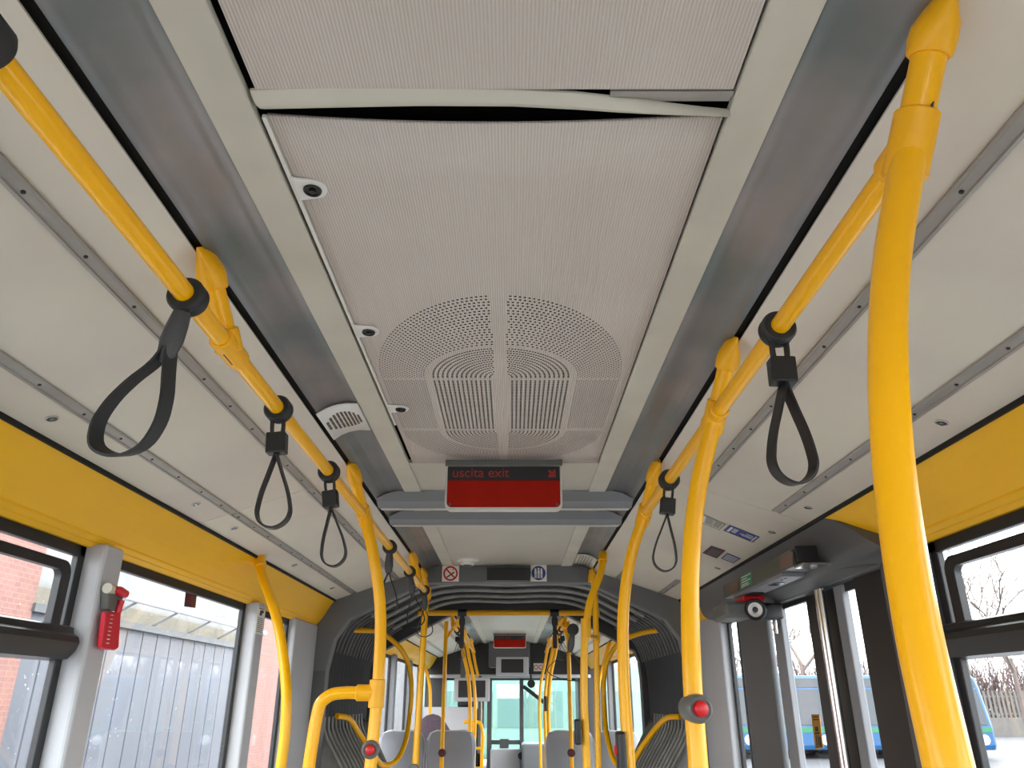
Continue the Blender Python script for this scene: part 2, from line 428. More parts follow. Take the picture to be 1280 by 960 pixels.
# --- flaps (sloped ceiling panels)
nrm = {s: Vector((-s * FB, 0, -1)).normalized() for s in (-1, 1)}     # pointing down into the bus
def onflap(s, ax, y, d=0.0):
    return Vector((s * ax, y, fl(ax))) + nrm[s] * d
def flap_lock(t, p, s, r=.011):
    l = MB().lathe(p, nrm[s], [(-.001, r * 1.25), (.002, r * 1.25), (.003, r * 1.1), (.002, r), (.002, r * .45), (.0045, r * .4), (.0045, .0005)], 20).build('lock', M_CHR, t, smooth=True)
    MB().disc(Vector(p) + nrm[s] * .0022, nrm[s], r * .92, .0008, 18).build('lock_face', M_SCRW, l)
def flap(s, a, b, label, strips, locks, short=None):
    t = thing('ceiling_flap', (s * .77, (a + b) / 2, fl(.77)), label, 'ceiling panel')
    MB().sheet([(s * .5215, fl(.5215)), (s * .76, fl(.76) + .0015), (s * 1.028, fl(1.028))], a + .0012, b - .0012).build('panel', M_FLAP, t, solid=.006, offset=1 if s > 0 else -1)
    MB().box(*sorted((s * 1.026, s * 1.034)), a, b, .535, .552).build('edge_seal', M_BLK, t)
    for (ia, ib, ya_, yb_) in strips:
        mb = MB(); w = ib - ia
        pr = []
        for q, d in ((0, .0005), (0.04, .004), (.18, .005), (.24, .0022), (.72, .0022), (.78, .005), (.96, .004), (1, .0005)):
            p = onflap(s, ia + w * q, 0, d); pr.append((p.x, p.z))
        mb.sheet(pr, ya_, yb_)
        st = mb.build('rail_strip', M_GROOVE, t)
        y = math.ceil(ya_ / .17) * .17 + .03
        first = None
        while y < yb_ - .02:
            if .45 < y < 4.7:
                p_ = onflap(s, ia + w * .5, y, .0022)
                if first is None:
                    first = MB().disc(p_, nrm[s], .0036, .0018, 8).build('screw', M_BLKP, st, loc=tuple(p_))
                    first.location = p_ - Vector(st['_o'])
                else:
                    c_ = first.copy(); COL.objects.link(c_); c_.parent = st; c_.location = p_ - Vector(st['_o'])
            y += .17
    for (u, v) in locks: flap_lock(t, PF(u, v), s)
    return t
S1, S2 = (.652, .682), (.904, .934)
flap(-1, Y0, 2.525, 'long pale sloping ceiling panel above the near left handrail', [(*S1, Y0, 2.52), (*S2, Y0, 2.52)], [(65, 523), (245, 630)])
flap(-1, 2.525, YG, 'pale sloping ceiling panel on the left just before the articulation', [(*S1, 2.53, YG), (*S2, 2.53, YG)], [(293, 660), (368, 706), (415, 735), (434, 748)])
flap(1, Y0, 2.525, 'long pale sloping ceiling panel above the near right handrail', [(*S1, Y0, 2.505), (*S2, Y0, 2.505)], [(1177, 528), (1010, 634)])
fr = flap(1, 2.525, YG, 'pale sloping ceiling panel on the right carrying blue stickers', [(*S1, 4.1, YG), (*S2, 4.1, YG)], [(965, 665), (897, 710), (832, 751)])
flap(-1, YA, YF - .35, 'pale sloping ceiling panel on the left of the front section', [(*S1, YA, YF - .4), (*S2, YA, YF - .4)], [])
flap(1, YA, YF - .35, 'pale sloping ceiling panel on the right of the front section', [(*S1, YA, YF - .4), (*S2, YA, YF - .4)], [])
# stickers on the right flap
def fsticker(q, m, name, label, cat='sticker'):
    t = thing(name, PF(*q[0]), label, cat)
    P = [Vector(PF(*p)) + nrm[1] * .0008 for p in q]
    MB().prism(P, -nrm[1] * .0007).build('sheet', m, t); return t, P
def mark(t, P, rects, m, name='printing'):
    A, B, C_, D = P; mb = MB()
    def at(x, y): return (A * (1 - x) + B * x) * (1 - y) + (D * (1 - x) + C_ * x) * y + nrm[1] * .0004
    for (x0, y0, x1, y1) in rects: mb.prism([at(x0, y0), at(x1, y0), at(x1, y1), at(x0, y1)], nrm[1] * .0003)
    mb.build(name, m, t)
t, P = fsticker([(873, 640), (907, 655), (899, 662), (872, 651)], M_PAPER, 'notice_sticker', 'white printed notice sticker partly behind the bent yellow pole')
mark(t, P, [(0, 0, 1, .05), (0, .95, 1, 1), (.97, 0, 1, 1), (.6, 0, .62, 1), (.05, .1, .2, .5)] + [(.3, .12 + .13 * k, .58, .18 + .13 * k) for k in range(6)] + [(.65, .12 + .13 * k, .93, .18 + .13 * k) for k in range(6)], M_INK)
t, P = fsticker([(912, 656), (950, 671), (941, 678), (904, 663)], M_BLUE, 'notice_sticker', 'larger blue rectangular sticker with white figure on right ceiling panel')
mark(t, P, [(.08, .15, .16, .85), (.2, .2, .35, .3), (.2, .4, .35, .5), (.2, .6, .35, .7), (.9, .12, .94, .88), (.5, .45, .88, .52), (.55, .6, .86, .66), (.62, .25, .86, .31), (.45, .5, .56, .56)], M_PAPER)
t, P = fsticker([(889, 682), (907, 688), (896, 698), (878, 691)], M_MAR, 'notice_sticker', 'dark maroon square sticker on right ceiling panel')
mark(t, P, [(.2, .2, .85, .85)], M_SCRW)
t, P = fsticker([(909, 691), (926, 698), (917, 704), (901, 698)], M_BLUE, 'notice_sticker', 'small blue sticker beside the maroon one')
mark(t, P, [(.08, .15 + .2 * k, .92, .23 + .2 * k) for k in range(4)], M_PAPER)

# --- yellow panels
YP = lambda s: [(s * 1.034, .545), (s * 1.062, .503), (s * 1.092, .452), (s * 1.1165, .4165), (s * 1.119, .423), (s * 1.1215, .4115), (s * 1.131, .4015), (s * 1.1325, .407), (s * 1.135, .3985), (s * 1.146, .3885), (s * 1.175, .3885)]
def ypanel(k, s, a, b, label):
    struct('trim_%d' % k, MB().sheet(YP(s), a, b), M_YPAN, label, solid=.004, offset=1 if s > 0 else -1, smooth=False)
ypanel(20, -1, Y0, YG, 'yellow cove panel above the left windows of the rear section')
ypanel(21, 1, Y0, [2.43, 2.36, 2.24, 2.15, 2.14, 2.13, 2.11, 2.10, 2.09, 2.05, 2.05], 'yellow cove panel above the near right window')
ypanel(22, 1, [4.37, 4.33, 4.28, 4.22, 4.22, 4.21, 4.2, 4.2, 4.18, 4.16, 4.16], YG, 'short yellow cove panel between right door and articulation')
ypanel(23, -1, YA, 11.4, 'yellow cove panel above the left windows of the front section')
ypanel(24, 1, YA, 11.4, 'yellow cove panel above the right windows of the front section')

# --- walls and windows
XW = 1.165
for s, nm in ((-1, 'left'), (1, 'right')):
    for (a, b, wh) in ((Y0, YG, 'rear'), (YA, YF, 'front')):
        if s > 0 and wh == 'rear':
            mb = MB().box(1.16, 1.22, a, 2.2, -1.6, -.7).box(1.16, 1.22, 3.5, b, -1.6, -.7)
        else: mb = MB().box(*sorted((s * 1.16, s * 1.22)), a, b, -1.6, -.7)
        struct('wall_' + nm, mb, M_LGREY, 'grey %s wall below the windows of the %s section' % (nm, wh))
wn = 0
def window(s, a, b, label, vent=False, zb=-.7, zt=.359, drops=False, handle=True):
    global wn; wn += 1
    t = sroot('window_%d' % wn, (s * XW, (a + b) / 2, zb), label, 'window')
    x0, x1 = sorted((s * 1.157, s * 1.176)); g0, g1 = sorted((s * 1.166, s * 1.169))
    MB().box(x0, x1, a - .02, b + .02, zt, .40).box(x0, x1, a - .02, b + .02, zb - .01, zb + .02).box(x0, x1, a - .02, a + .012, zb, .39).box(x0, x1, b - .012, b + .02, zb, .39).build('window_frame', M_BLKP, t, bevel=.003)
    MB().box(g0, g1, a, b, zb, zt + .01).build('glass', M_GLASSD if drops else M_GLASS, t)
    if vent:
        v0, v1 = a + .05, b - .05; z0, z1 = .13, .336
        
        # rounded rectangular vent frame
        def rr(y0, y1, z0, z1, r):
            P = []
            for (cy, cz, st) in ((y1 - r, z1 - r, 0), (y0 + r, z1 - r, 1), (y0 + r, z0 + r, 2), (y1 - r, z0 + r, 3)):
                for k in range(6):
                    a_ = PI / 2 * (st + k / 5); P.append((cy + r * math.cos(a_), cz + r * math.sin(a_)))
            return P
        O = rr(v0, v1, z0, z1, .035); I = rr(v0 + .042, v1 - .042, z0 + .03, z1 - .026, .018)
        MB().rings([[(s * 1.166, y, z) for y, z in O], [(s * 1.145, y, z) for y, z in O], [(s * 1.145, y, z) for y, z in I], [(s * 1.166, y, z) for y, z in I], [(s * 1.166, y, z) for y, z in O]], False).build('vent_frame', M_BLKP, t, bevel=.002)
        pr = [(s * 1.18, .09), (s * 1.135, .095), (s * 1.118, .115), (s * 1.112, .135), (s * 1.118, .150), (s * 1.132, .158), (s * 1.135, .172), (s * 1.150, .178), (s * 1.18, .178)]
        R = [[(p[0], y, p[1]) for p in pr] for y in (a, b + .0)]
        MB().rings(R).build('crossbar', M_BLKP, t, smooth=True)
    return t
def pillar(k, s, a, b, label, x=1.10, zt=.40, m=None):
    x0, x1 = sorted((s * x, s * 1.178))
    struct('trim_%d' % k, MB().box(x0, x1, a, b, -1.6, zt), m or M_LGREY, label, bevel=.012, seg=3)
window(-1, .55, 2.092, 'left window with tilting vent nearest the viewer', True, drops=True)
pillar(30, -1, 2.11, 2.215, 'light grey window pillar with the red emergency hammer')
window(-1, 2.235, 3.455, 'large left window behind the emergency hammer pillar', drops=True)
pillar(31, -1, 3.475, 3.59, 'light grey window pillar with a narrow notice sticker')
window(-1, 3.61, 4.16, 'narrow left window beside the articulation')
pillar(32, -1, 4.18, YG, 'grey wall panel beside left end of the articulation', 1.12)
pillar(33, -1, .42, .53, 'left window pillar level with the viewer')
window(-1, -1.2, .40, 'left window behind the viewer', True)
pillar(34, -1, -1.32, -1.22, 'left window pillar behind the viewer')
window(-1, -3.9, -1.34, 'rearmost left window')
window(1, .55, 2.03, 'right window with tilting vent beside the thick curved pole', True)
pillar(35, 1, .42, .53, 'right window pillar level with the viewer')
window(1, -1.2, .40, 'right window behind the viewer', True)
pillar(36, 1, -1.32, -1.22, 'right window pillar behind the viewer')
window(1, -3.9, -1.34, 'rearmost right window')
pillar(37, 1, 2.05, 2.30, 'dark pillar between right window and right door', 1.13, .42, M_DGREY)
# far side of right door
pillar(38, 1, 3.47, 3.90, 'wide dark grey panel at far side of the right door', 1.15, .37, M_DGREY)
window(1, 3.95, 4.12, 'narrow right window between door and articulation')
pillar(39, 1, 4.14, YG, 'light grey wall panel beside right end of the articulation', 1.12, .42, M_LGREY)
# front section windows
ys = [6.6, 7.85, 9.1, 10.3, 11.3]
for s, nm in ((-1, 'left'), (1, 'right')):
    for i in range(4):
        window(s, ys[i] + .06, ys[i + 1] - .06, ['first', 'second', 'third', 'fourth'][i] + ' %s window of the front section beyond the articulation' % nm)
        pillar(40 + i + (10 if s > 0 else 0), s, ys[i] - .05, ys[i] + .045, ['first', 'second', 'third', 'fourth'][i] + ' %s window pillar of the front section' % nm, m=M_MGREY)

# --- right door
dr = sroot('door_1', (1.16, 2.9, -1.6), 'double glazed folding door on the right with black frames', 'door')
def leaf(y0, y1, name):
    return MB().box(1.150, 1.19, y0, y1, -1.55, .36)
MB().box(1.150, 1.176, 2.30, 2.535, -1.6, .38).build('black_edge_panel', M_BLKP, dr, bevel=.004)
MB().box(1.160, 1.176, 2.535, 2.63, .335, .37).box(1.16, 1.176, 2.535, 2.63, -1.6, -1.45).build('leaf_frame', M_BLKP, dr)
MB().box(1.166, 1.169, 2.535, 2.64, -1.45, .34).build('glass', M_GLASS, dr)
MB().box(1.150, 1.176, 2.635, 2.705, -1.6, .36).build('leaf_stile', M_MGREY, dr, bevel=.004)
MB().box(1.155, 1.176, 2.705, 2.985, -1.6, .36).build('rubber_seal', M_BLKP, dr, bevel=.004)
for yy in (2.752, 2.782): MB().tube([(1.125, yy, -1.4), (1.125, yy, .36)], .0115, 12).build('grab_bar', M_CHR, dr, smooth=True)
MB().box(1.160, 1.176, 2.985, 3.275, .345, .375).box(1.16, 1.176, 2.985, 3.275, -1.6, -1.45).build('leaf_frame', M_BLKP, dr)
MB().box(1.166, 1.169, 2.985, 3.275, -1.45, .345).build('glass', M_GLASS, dr)
MB().box(1.150, 1.176, 3.275, 3.39, -1.6, .36).build('leaf_stile', M_MGREY, dr, bevel=.004)
MB().box(1.166, 1.169, 3.38, 3.50, -1.45, .345).build('glass', M_GLASS, dr)
MB().tube([(1.135, 3.30, .25), (1.135, 3.30, .352)], .009, 10).build('hinge_pin', M_CHR, dr, smooth=True)
# orange label on door glass
P = [PX(u, v, 1.166) for u, v in ((1014, 893), (1024, 893), (1029, 935), (1019, 937))]
ol = MB().prism(P, (.001, 0, 0)).build('warning_sticker', M_ORG, None); tag(ol, 'upright orange warning sticker with black figure on the right door glass', 'sticker')
def pxl(P, rects, m, parent, name='printing', d=(-.0006, 0, 0)):
    A, B, C_, D = [Vector(p) for p in P]; mb = MB()
    def at(x, y): return (A * (1 - x) + B * x) * (1 - y) + (D * (1 - x) + C_ * x) * y + Vector(d)
    for r in rects:
        x0, y0, x1, y1 = r; mb.prism([at(x0, y0), at(x1, y0), at(x1, y1), at(x0, y1)], Vector(d) * .5)
    return mb.build(name, m, parent)
pxl(P, [(.15, .06, .85, .09), (.15, .14, .85, .17), (.3, .36, .7, .5), (.2, .52, .8, .58), (.25, .6, .4, .9), (.5, .6, .65, .9), (.7, .66, .85, .95), (.1, .92, .9, .95)], M_INK, ol)

# door header with its covers
hd = thing('door_header', (1.1, 3.3, .40), 'dark grey drive housing above the right door', 'door mechanism housing')
hp = [(1.030, .545), (1.048, .52), (1.060, .47), (1.064, .425), (1.072, .405), (1.085, .392), (1.12, .383), (1.135, .365), (1.19, .362)]
hy0 = [2.43, 2.36, 2.27, 2.19, 2.16, 2.13, 2.08, 2.05, 2.05, 2.05, 2.40]; hy1 = [4.37, 4.34, 4.30, 4.26, 4.24, 4.22, 4.2, 4.16, 4.16, 4.16, 4.36]; hp = hp[:-1] + [(1.176, .362), (1.176, .40), (1.08, .555)]
hy0 = hy0[:len(hp)]; hy1 = hy1[:len(hp)]
MB().rings([[(p[0], y, p[1]) for p, y in zip(hp, hy0)], [(p[0], y, p[1]) for p, y in zip(hp, hy1)]]).build('housing_shell', M_DGREY, hd, smooth=True)
MB().prism([(1.09, 2.52, .398), (1.09, 4.1, .398), (1.128, 4.1, .376), (1.128, 2.3, .376)], (0, 0, -.006)).build('lower_ledge', M_DGREY, hd)
MB().box(.978, 1.075, 2.58, 3.48, .412, .470).build('cover_box', M_OLIVE, hd, bevel=.004)
MB().box(.985, 1.065, 2.72, 3.35, .398, .414).build('service_plate', M_MGREY, hd, bevel=.002)
MB().prism([(.985, 2.575, .478), (1.062, 2.575, .478), (1.062, 2.575, .420), (.985, 2.575, .420)], (0, -.012, 0)).build('black_end_cover', M_BLKP, hd, bevel=.004)
MB().box(.982, 1.085, 2.50, 2.585, .404, .412).build('silver_plate', M_CHR, hd, bevel=.002)
MB().box(1.0, 1.04, 2.86, 2.93, .394, .399).build('silver_switch', M_CHR, hd)
MB().box(1.005, 1.05, 3.14, 3.26, .392, .399).build('black_slot_cover', M_BLKP, hd)
for y in (2.76, 2.80): MB().disc((1.01, y, .399), (0, 0, -1), .005, .003, 10).build('screw', M_BLKP, hd)
lb = MB().prism([PX(975, 696, .9775), PX(991, 689.5, .9775), PX(991, 706, .9775), PX(975, 713, .9775)], (-.0008, 0, 0)).build('reddish_label', mat('brown_label', (112, 88, 76), .5), hd)
MB().prism([PX(912, 730, .9775), PX(923, 725, .9775), PX(923, 738, .9775), PX(912, 743, .9775)], (-.0008, 0, 0)).build('reddish_label', mat('brown_label', (112, 88, 76), .5), hd)
# emergency release label (green, with folded top)
q = [PX(926, 721, .977), PX(940, 714, .977), PX(940, 730, .977), PX(926, 737, .977)]
gs = MB().prism(q, (-.0012, 0, 0)); qt = [(q[0][0], q[0][1], q[0][2]), (q[1][0], q[1][1], q[1][2]), (1.02, q[1][1] + .05, .474), (1.02, q[0][1] + .05, .474)]
gs.prism(qt, (0, 0, .001)); gs = gs.build('emergency_label', M_SIGNG, hd)
pxl(q, [(.1, .1, .9, .16), (.1, .3, .6, .36), (.1, .5, .9, .56), (.1, .7, .7, .76), (.1, .85, .8, .9)], M_PAPER, gs, d=(-.0016, 0, 0))
# red release handle and round wheel knob
rk = thing('emergency_release', PX(945, 762, 1.0), 'round silver and black emergency release knob with red lever over right door', 'door release')
c = Vector(PX(945, 762, 1.02)); nv = Vector((-.55, -1, -.1)).normalized()
MB().lathe(c, nv, [(-.04, .036), (.0, .043), (.012, .043), (.016, .039), (.012, .033)], 32).build('bezel', M_BLKP, rk, smooth=True)
MB().lathe(c + nv * .008, nv, [(0, .031), (.006, .031), (.010, .028), (.008, .012), (.004, .011)], 32).build('dial', M_ALU, rk, smooth=True)
MB().lathe(c + nv * .010, nv, [(0, .012), (.007, .011), (.008, .004), (.004, .003)], 20).build('hub', M_BLKP, rk, smooth=True)
MB().box(c.x - .04, c.x + .05, c.y + .03, c.y + .16, c.z + .035, c.z + .06).build('red_lever', M_RED, rk, bevel=.006)
MB().box(c.x + .0, c.x + .12, c.y + .02, c.y + .09, c.z - .035, c.z + .03).build('bracket', M_BLKP, rk, bevel=.01)
MB().box(c.x - .12, c.x - .0, c.y + .02, c.y + .24, c.z - .03, c.z + .035).build('grey_cover', M_HOUS, rk, bevel=.014)

# ============================================================ GANGWAY
outer = [(0, .80), (.5, .80), (.80, .74), (1.05, .66), (1.18, .5), (1.2, .2), (1.2, -1.6)]
inner = [(0, .650), (.490, .646), (.74, .528), (.944, .433), (1.02, .32), (1.052, .15), (1.055, -1.6)]
def arch(mb, outer, inner, y0, y1):
    O = [(-x, z) for x, z in outer[::-1]] + outer[1:]; I = [(-x, z) for x, z in inner[::-1]] + inner[1:]
    R = [[(o_[0], y0, o_[1]), (i_[0], y0, i_[1]), (i_[0], y1, i_[1]), (o_[0], y1, o_[1])] for o_, i_ in zip(O, I)]
    return mb.rings(R)
af = thing('gangway_arch', (0, YG, -1.6), 'dark grey arch framing the near end of the articulation', 'gangway frame')
arch(MB(), outer, inner, YG, YG + .10).build('arch_frame', mat('arch_grey', (104, 106, 108), .5, vary=.06, vscale=4), af, bevel=.006)
for s in (-1, 1):
    MB().box(*sorted((s * 1.05, s * 1.2)), YG - .006, YG + .001, -1.6, .148).build('side_cover', M_DGREY, af, bevel=.003)
in2 = [(0, .632), (.45, .63), (.75, .48), (1.0, .345), (1.03, .27), (1.04, .15), (1.04, -1.6)]
ou2 = [(0, .86), (.5, .86), (.85, .8), (1.1, .74), (1.24, .55), (1.24, .2), (1.24, -1.6)]
a2 = thing('gangway_arch', (0, YA, -1.6), 'black arch framing the far end of the articulation', 'gangway frame')
arch(MB(), ou2, in2, YA - .12, YA).build('arch_frame', M_BEL, a2, bevel=.006)
# bellows
bl = thing('gangway_bellows', (0, 5.5, -1.6), 'folded grey bellows around the articulation', 'bellows')
def bellows(prof, y0, y1, folds, depth, name, m, sub=2):
    pv = [Vector((p[0], 0, p[1])) for p in prof]; N = []
    for i in range(len(pv)):
        t_ = (pv[min(i + 1, len(pv) - 1)] - pv[max(i - 1, 0)]).normalized(); nn = Vector((t_.z, 0, -t_.x))
        if nn.dot(pv[i] - Vector((0, 0, -.3))) < 0: nn = -nn
        N.append(nn)
    R = []
    prof_y = [(0, .0), (.12, .15), (.5, 1.0), (.88, .15)]
    for k in range(folds):
        for (fy, d) in prof_y:
            y = y0 + (y1 - y0) * (k + fy) / folds
            R.append([tuple(p + N[i] * d * depth + Vector((0, y, 0))) for i, p in enumerate(pv)])
    R.append([tuple(p + Vector((0, y1, 0))) for p in pv])
    MB().rings(R, False, False).build(name, m, bl, smooth=True, solid=.004, offset=0)
bellows([(-.88, .505), (-.72, .59), (-.55, .674), (-.45, .70), (0, .705), (.45, .70), (.55, .674), (.72, .59), (.88, .505)], YG + .08, YA - .1, 5, .11, 'roof_bellows', M_BEL)
for k in range(1, 5):  # pale lips and black folds put the shaded gaps between ridges into colour
    y = YG + .08 + (YA - .18 - YG) * k / 5
    MB().tube([(-.88, y, .492), (-.72, y, .577), (-.55, y, .660), (-.45, y, .685), (0, y, .690), (.45, y, .685), (.55, y, .660), (.72, y, .577), (.88, y, .492)], .015, 8, smooth=4).build('fold_lip', M_BELL, bl, smooth=True)
for s in (-1, 1):
    bellows([(s * .74, .575), (s * .84, .53), (s * .93, .47), (s * 1.02, .37), (s * 1.065, .22), (s * 1.075, .05), (s * 1.078, -.2)], YG + .08, YA - .1, 15, .07, 'side_bellows', M_BEL)
    bellows([(s * 1.085, -.14), (s * 1.05, -.20), (s * .98, -.32), (s * .86, -.53), (s * .80, -.8)], YG + .10, YA - .12, 15, .10, 'lower_bellows', M_BELG)
    for k in range(15):
        y = YG + .10 + k * .105
        MB().tube([(s * .84, y, .515), (s * .92, y, .468), (s * .985, y, .41), (s * 1.025, y, .33), (s * 1.045, y, .26)], .006, 6, smooth=3).build('fold_edge', M_BELG, bl, smooth=True)
    # pale edge beads on the lower folds
    for k in range(12):
        y = YG + .12 + k * .105
        MB().tube([(s * 1.06, y, -.10), (s * 1.055, y, -.17), (s * 1.03, y, -.225), (s * .96, y, -.33), (s * .84, y, -.54), (s * .78, y, -.8)], .007, 6, smooth=3).build('fold_edge', M_BELL, bl, smooth=True)
# notices on the arch
def plate(name, u0, v0, u1, v1, Y, m, label, cat, t=.004):
    a = PY(u0, v0, Y); b = PY(u1, v1, Y)
    o = thing(name, ((a[0] + b[0]) / 2, Y, (a[2] + b[2]) / 2), label, cat)
    MB().box(a[0], b[0], Y - t, Y, b[2], a[2]).build('plate', m, o, bevel=.001)
    return o, ((a[0] + b[0]) / 2, Y - t, (a[2] + b[2]) / 2), (b[0] - a[0]) / 2
def ring(mb, c, r0, r1, seg=36, d=.0012):
    R = []
    for k in range(seg + 1):
        a = 2 * PI * k / seg; cs, sn = math.cos(a), math.sin(a)
        R.append([(c[0] + r0 * cs, c[1], c[2] + r0 * sn), (c[0] + r1 * cs, c[1], c[2] + r1 * sn), (c[0] + r1 * cs, c[1] - d, c[2] + r1 * sn), (c[0] + r0 * cs, c[1] - d, c[2] + r0 * sn)])
    return mb.rings(R, False)
t, c, r = plate('no_smoking_sign', 553, 707, 573.5, 727, YG - .007, M_PAPER, 'square white no smoking sign on the dark arch', 'sign')
mb = ring(MB(), c, r * .66, r * .86); d_ = r * .62
mb.prism([(c[0] - d_, c[1], c[2] + d_ * .8), (c[0] - d_ * .8, c[1], c[2] + d_), (c[0] + d_, c[1], c[2] - d_ * .8), (c[0] + d_ * .8, c[1], c[2] - d_)], (0, -.0014, 0))
mb.build('red_prohibition_ring', M_RED, t)
mb = MB().prism([(c[0] - r * .5, c[1], c[2] - r * .42), (c[0] - r * .4, c[1], c[2] - r * .52), (c[0] + r * .5, c[1], c[2] + r * .1), (c[0] + r * .4, c[1], c[2] + r * .22)], (0, -.0008, 0))
mb.prism([(c[0] + r * .2, c[1], c[2] + r * .35), (c[0] + r * .3, c[1], c[2] + r * .35), (c[0] + r * .42, c[1], c[2] + r * .6), (c[0] + r * .3, c[1], c[2] + r * .55)], (0, -.0008, 0))
mb.build('cigarette_picture', M_INK, t)
t, c, r = plate('priority_sign', 663, 706, 683.5, 727, YG - .007, M_PAPER, 'square sign with white standing figures in a blue disc', 'sign')
bd = MB().lathe(c, (0, -1, 0), [(0, r * .86), (.0012, r * .86)], 36).build('blue_disc', M_BLUE, t)
mb = MB()
for dx, hh in ((-.38, .9), (0, 1.05), (.36, .9)):
    x = c[0] + dx * r; y = c[1] - .0012
    mb.lathe((x, y, c[2] + r * .48 * hh), (0, -1, 0), [(0, r * .13), (.0008, r * .13)], 12)
    mb.box(x - r * .13, x + r * .13, y - .0008, y, c[2] - r * .1, c[2] + r * .33 * hh)
    mb.box(x - r * .12, x - r * .02, y - .0008, y, c[2] - r * .62, c[2] - r * .1).box(x + r * .02, x + r * .12, y - .0008, y, c[2] - r * .62, c[2] - r * .1)
mb.build('figures', M_PAPER, bd)
t, c, r = plate('display_panel', 609, 710, 662, 726, YG - .03, M_BLKP, 'unlit black display panel in middle of the dark arch', 'display', .02)
MB().box(c[0] - .02, c[0] + .02, YG - .04, YG - .002, c[2] + .03, c[2] + .05).build('mount', M_DGREY, t)
# round detector on ceiling near arch
c = PZ(585, 704, .735); t = thing('smoke_detector', (c[0], c[1] - .04, ZC), 'small round white detector on ceiling just before the arch', 'detector')
MB().lathe((c[0], c[1] - .04, ZC + .001), (0, 0, -1), [(0, .066), (.010, .064), (.014, .045), (.030, .040), (.034, .034)], 28).build('base', M_WHITE, t, smooth=True)
MB().lathe((c[0], c[1] - .04, ZC - .033), (0, 0, -1), [(0, .025), (.006, .024), (.006, .010), (.002, .009)], 24).build('lens', M_SCRW, t, smooth=True)
# speaker in left cove and vent in right cove
def covept(s, ax):
    P = [(.3925, .748), (.425, .7495), (.455, .745), (.480, .734), (.5035, .7165)]
    for i in range(4):
        if ax <= P[i + 1][0]:
            q = (ax - P[i][0]) / (P[i + 1][0] - P[i][0]); return (s * ax, P[i][1] + (P[i + 1][1] - P[i][1]) * q)
    return (s * P[-1][0], P[-1][1])
def cove_plate(s, a, b, name, label, cat, rnd):
    t = thing(name, (s * .45, (a + b) / 2, .73), label, cat)
    pr = [covept(s, .394 + .109 * k / 10) for k in range(11)]
    MB().sheet([(p[0], p[1] - .007) for p in pr], a, b).build('cover', M_WHITE if rnd else M_STRIP, t, solid=.006, offset=0, smooth=True)
    ym = (a + b) / 2; mb = MB()
    if rnd:
        for i in range(9):
            k = (i - 4) * .0105; hl = math.sqrt(max(0, .048 ** 2 - k * k)) * 1.25
            x, z = covept(s, .449 + k - .003); x2, z2 = covept(s, .449 + k + .003)
            for (q0, q1) in ((-hl, -hl * .36), (-hl * .30, hl * .30), (hl * .36, hl)):
                mb.prism([(x, ym + q0, z - .0112), (x2, ym + q0, z2 - .0112), (x2, ym + q1, z2 - .0112), (x, ym + q1, z - .0112)], (0, 0, .001))
    else:
        for i in range(10):
            yy = a + .02 + i * (b - a - .04) / 9
            for k in range(5):
                x, z = covept(s, .41 + .016 * k); x2, z2 = covept(s, .418 + .016 * k)
                mb.prism([(x, yy - .004, z - .0112), (x2, yy - .004, z2 - .0112), (x2, yy + .004, z2 - .0112), (x, yy + .004, z - .0112)], (0, 0, .001))
    mb.build('grille', M_SCRW, t)
cove_plate(-1, 1.915, 2.125, 'ceiling_speaker', 'pale grey speaker plate with round slotted grille in the left cove', 'speaker', True)
cove_plate(1, 4.24, 4.52, 'air_vent', 'pale slotted air vent in the right cove next to the arch', 'vent', False)

# ============================================================ HANDRAILS AND POLES
RX, RZ, RR, PR = .48, .58, .0158, .0190
def bracket(t, s, ys, yc, x=RX):
    """cap in the ceiling slot, short tube and tee clamp on the rail"""
    a = Vector((s * .510, ys, .728)); b = Vector((s * x, yc, RZ)); d = (b - a).normalized()
    m1 = a + (b - a) * .42
    # flared cap lofted from a flat tongue to a round socket
    R = []
    for q, rx, ry in ((0, .006, .030), (.10, .012, .030), (.30, .024, .030), (.42, .026, .027), (.55, .0245, .0245), (.58, .021, .021)):
        cc = a + (m1 - a) * (q / .58); u_ = Vector((1, 0, 0)); w_ = Vector((0, 1, 0))
        u_ = (u_ - d * u_.dot(d)).normalized(); w_ = d.cross(u_)
        R.append([cc + rx * math.cos(2 * PI * k / 18) * u_ + ry * math.sin(2 * PI * k / 18) * w_ for k in range(18)])
    br = MB().rings(R).build('bracket_cap', M_YELC, t, smooth=True)
    MB().tube([a + (m1 - a) * .8, b - d * .01], PR, 16).build('bracket_tube', M_YEL, br, smooth=True)
    return b
def clamp_tee(t, b, dirv=None, pole_=False, end=False):
    ya_ = b[1] - (.0 if end else .040)
    m_ = MB().tube([(b[0], ya_ - .003, b[2]), (b[0], ya_, b[2]), (b[0], b[1] + .048, b[2]), (b[0], b[1] + .051, b[2])], [RR + .002, RR + .0055, RR + .0055, RR + .003], 18)
    d = Vector(dirv).normalized(); B = Vector(b)
    lo = .038 if pole_ else .004
    m_.tube([B - d * .036, B - d * .033, B + d * lo, B + d * (lo + .003)], [PR + .002, PR + .0055, PR + .0055, PR + .002], 18)
    c = m_.build('tee_clamp', M_YELC, t, smooth=True)
    if pole_:
        MB().obox(B + Vector((.006, -PR - .0042, .0)) + d * .002, (.0009, 0, 0), (0, .003, 0), d * .030).build('split_line', M_INK, c)
    else:
        MB().obox(B + Vector((0, .004, -RR - .0045)), (.0009, 0, 0), (0, .022, 0), (0, 0, .0015)).build('split_line', M_INK, c)
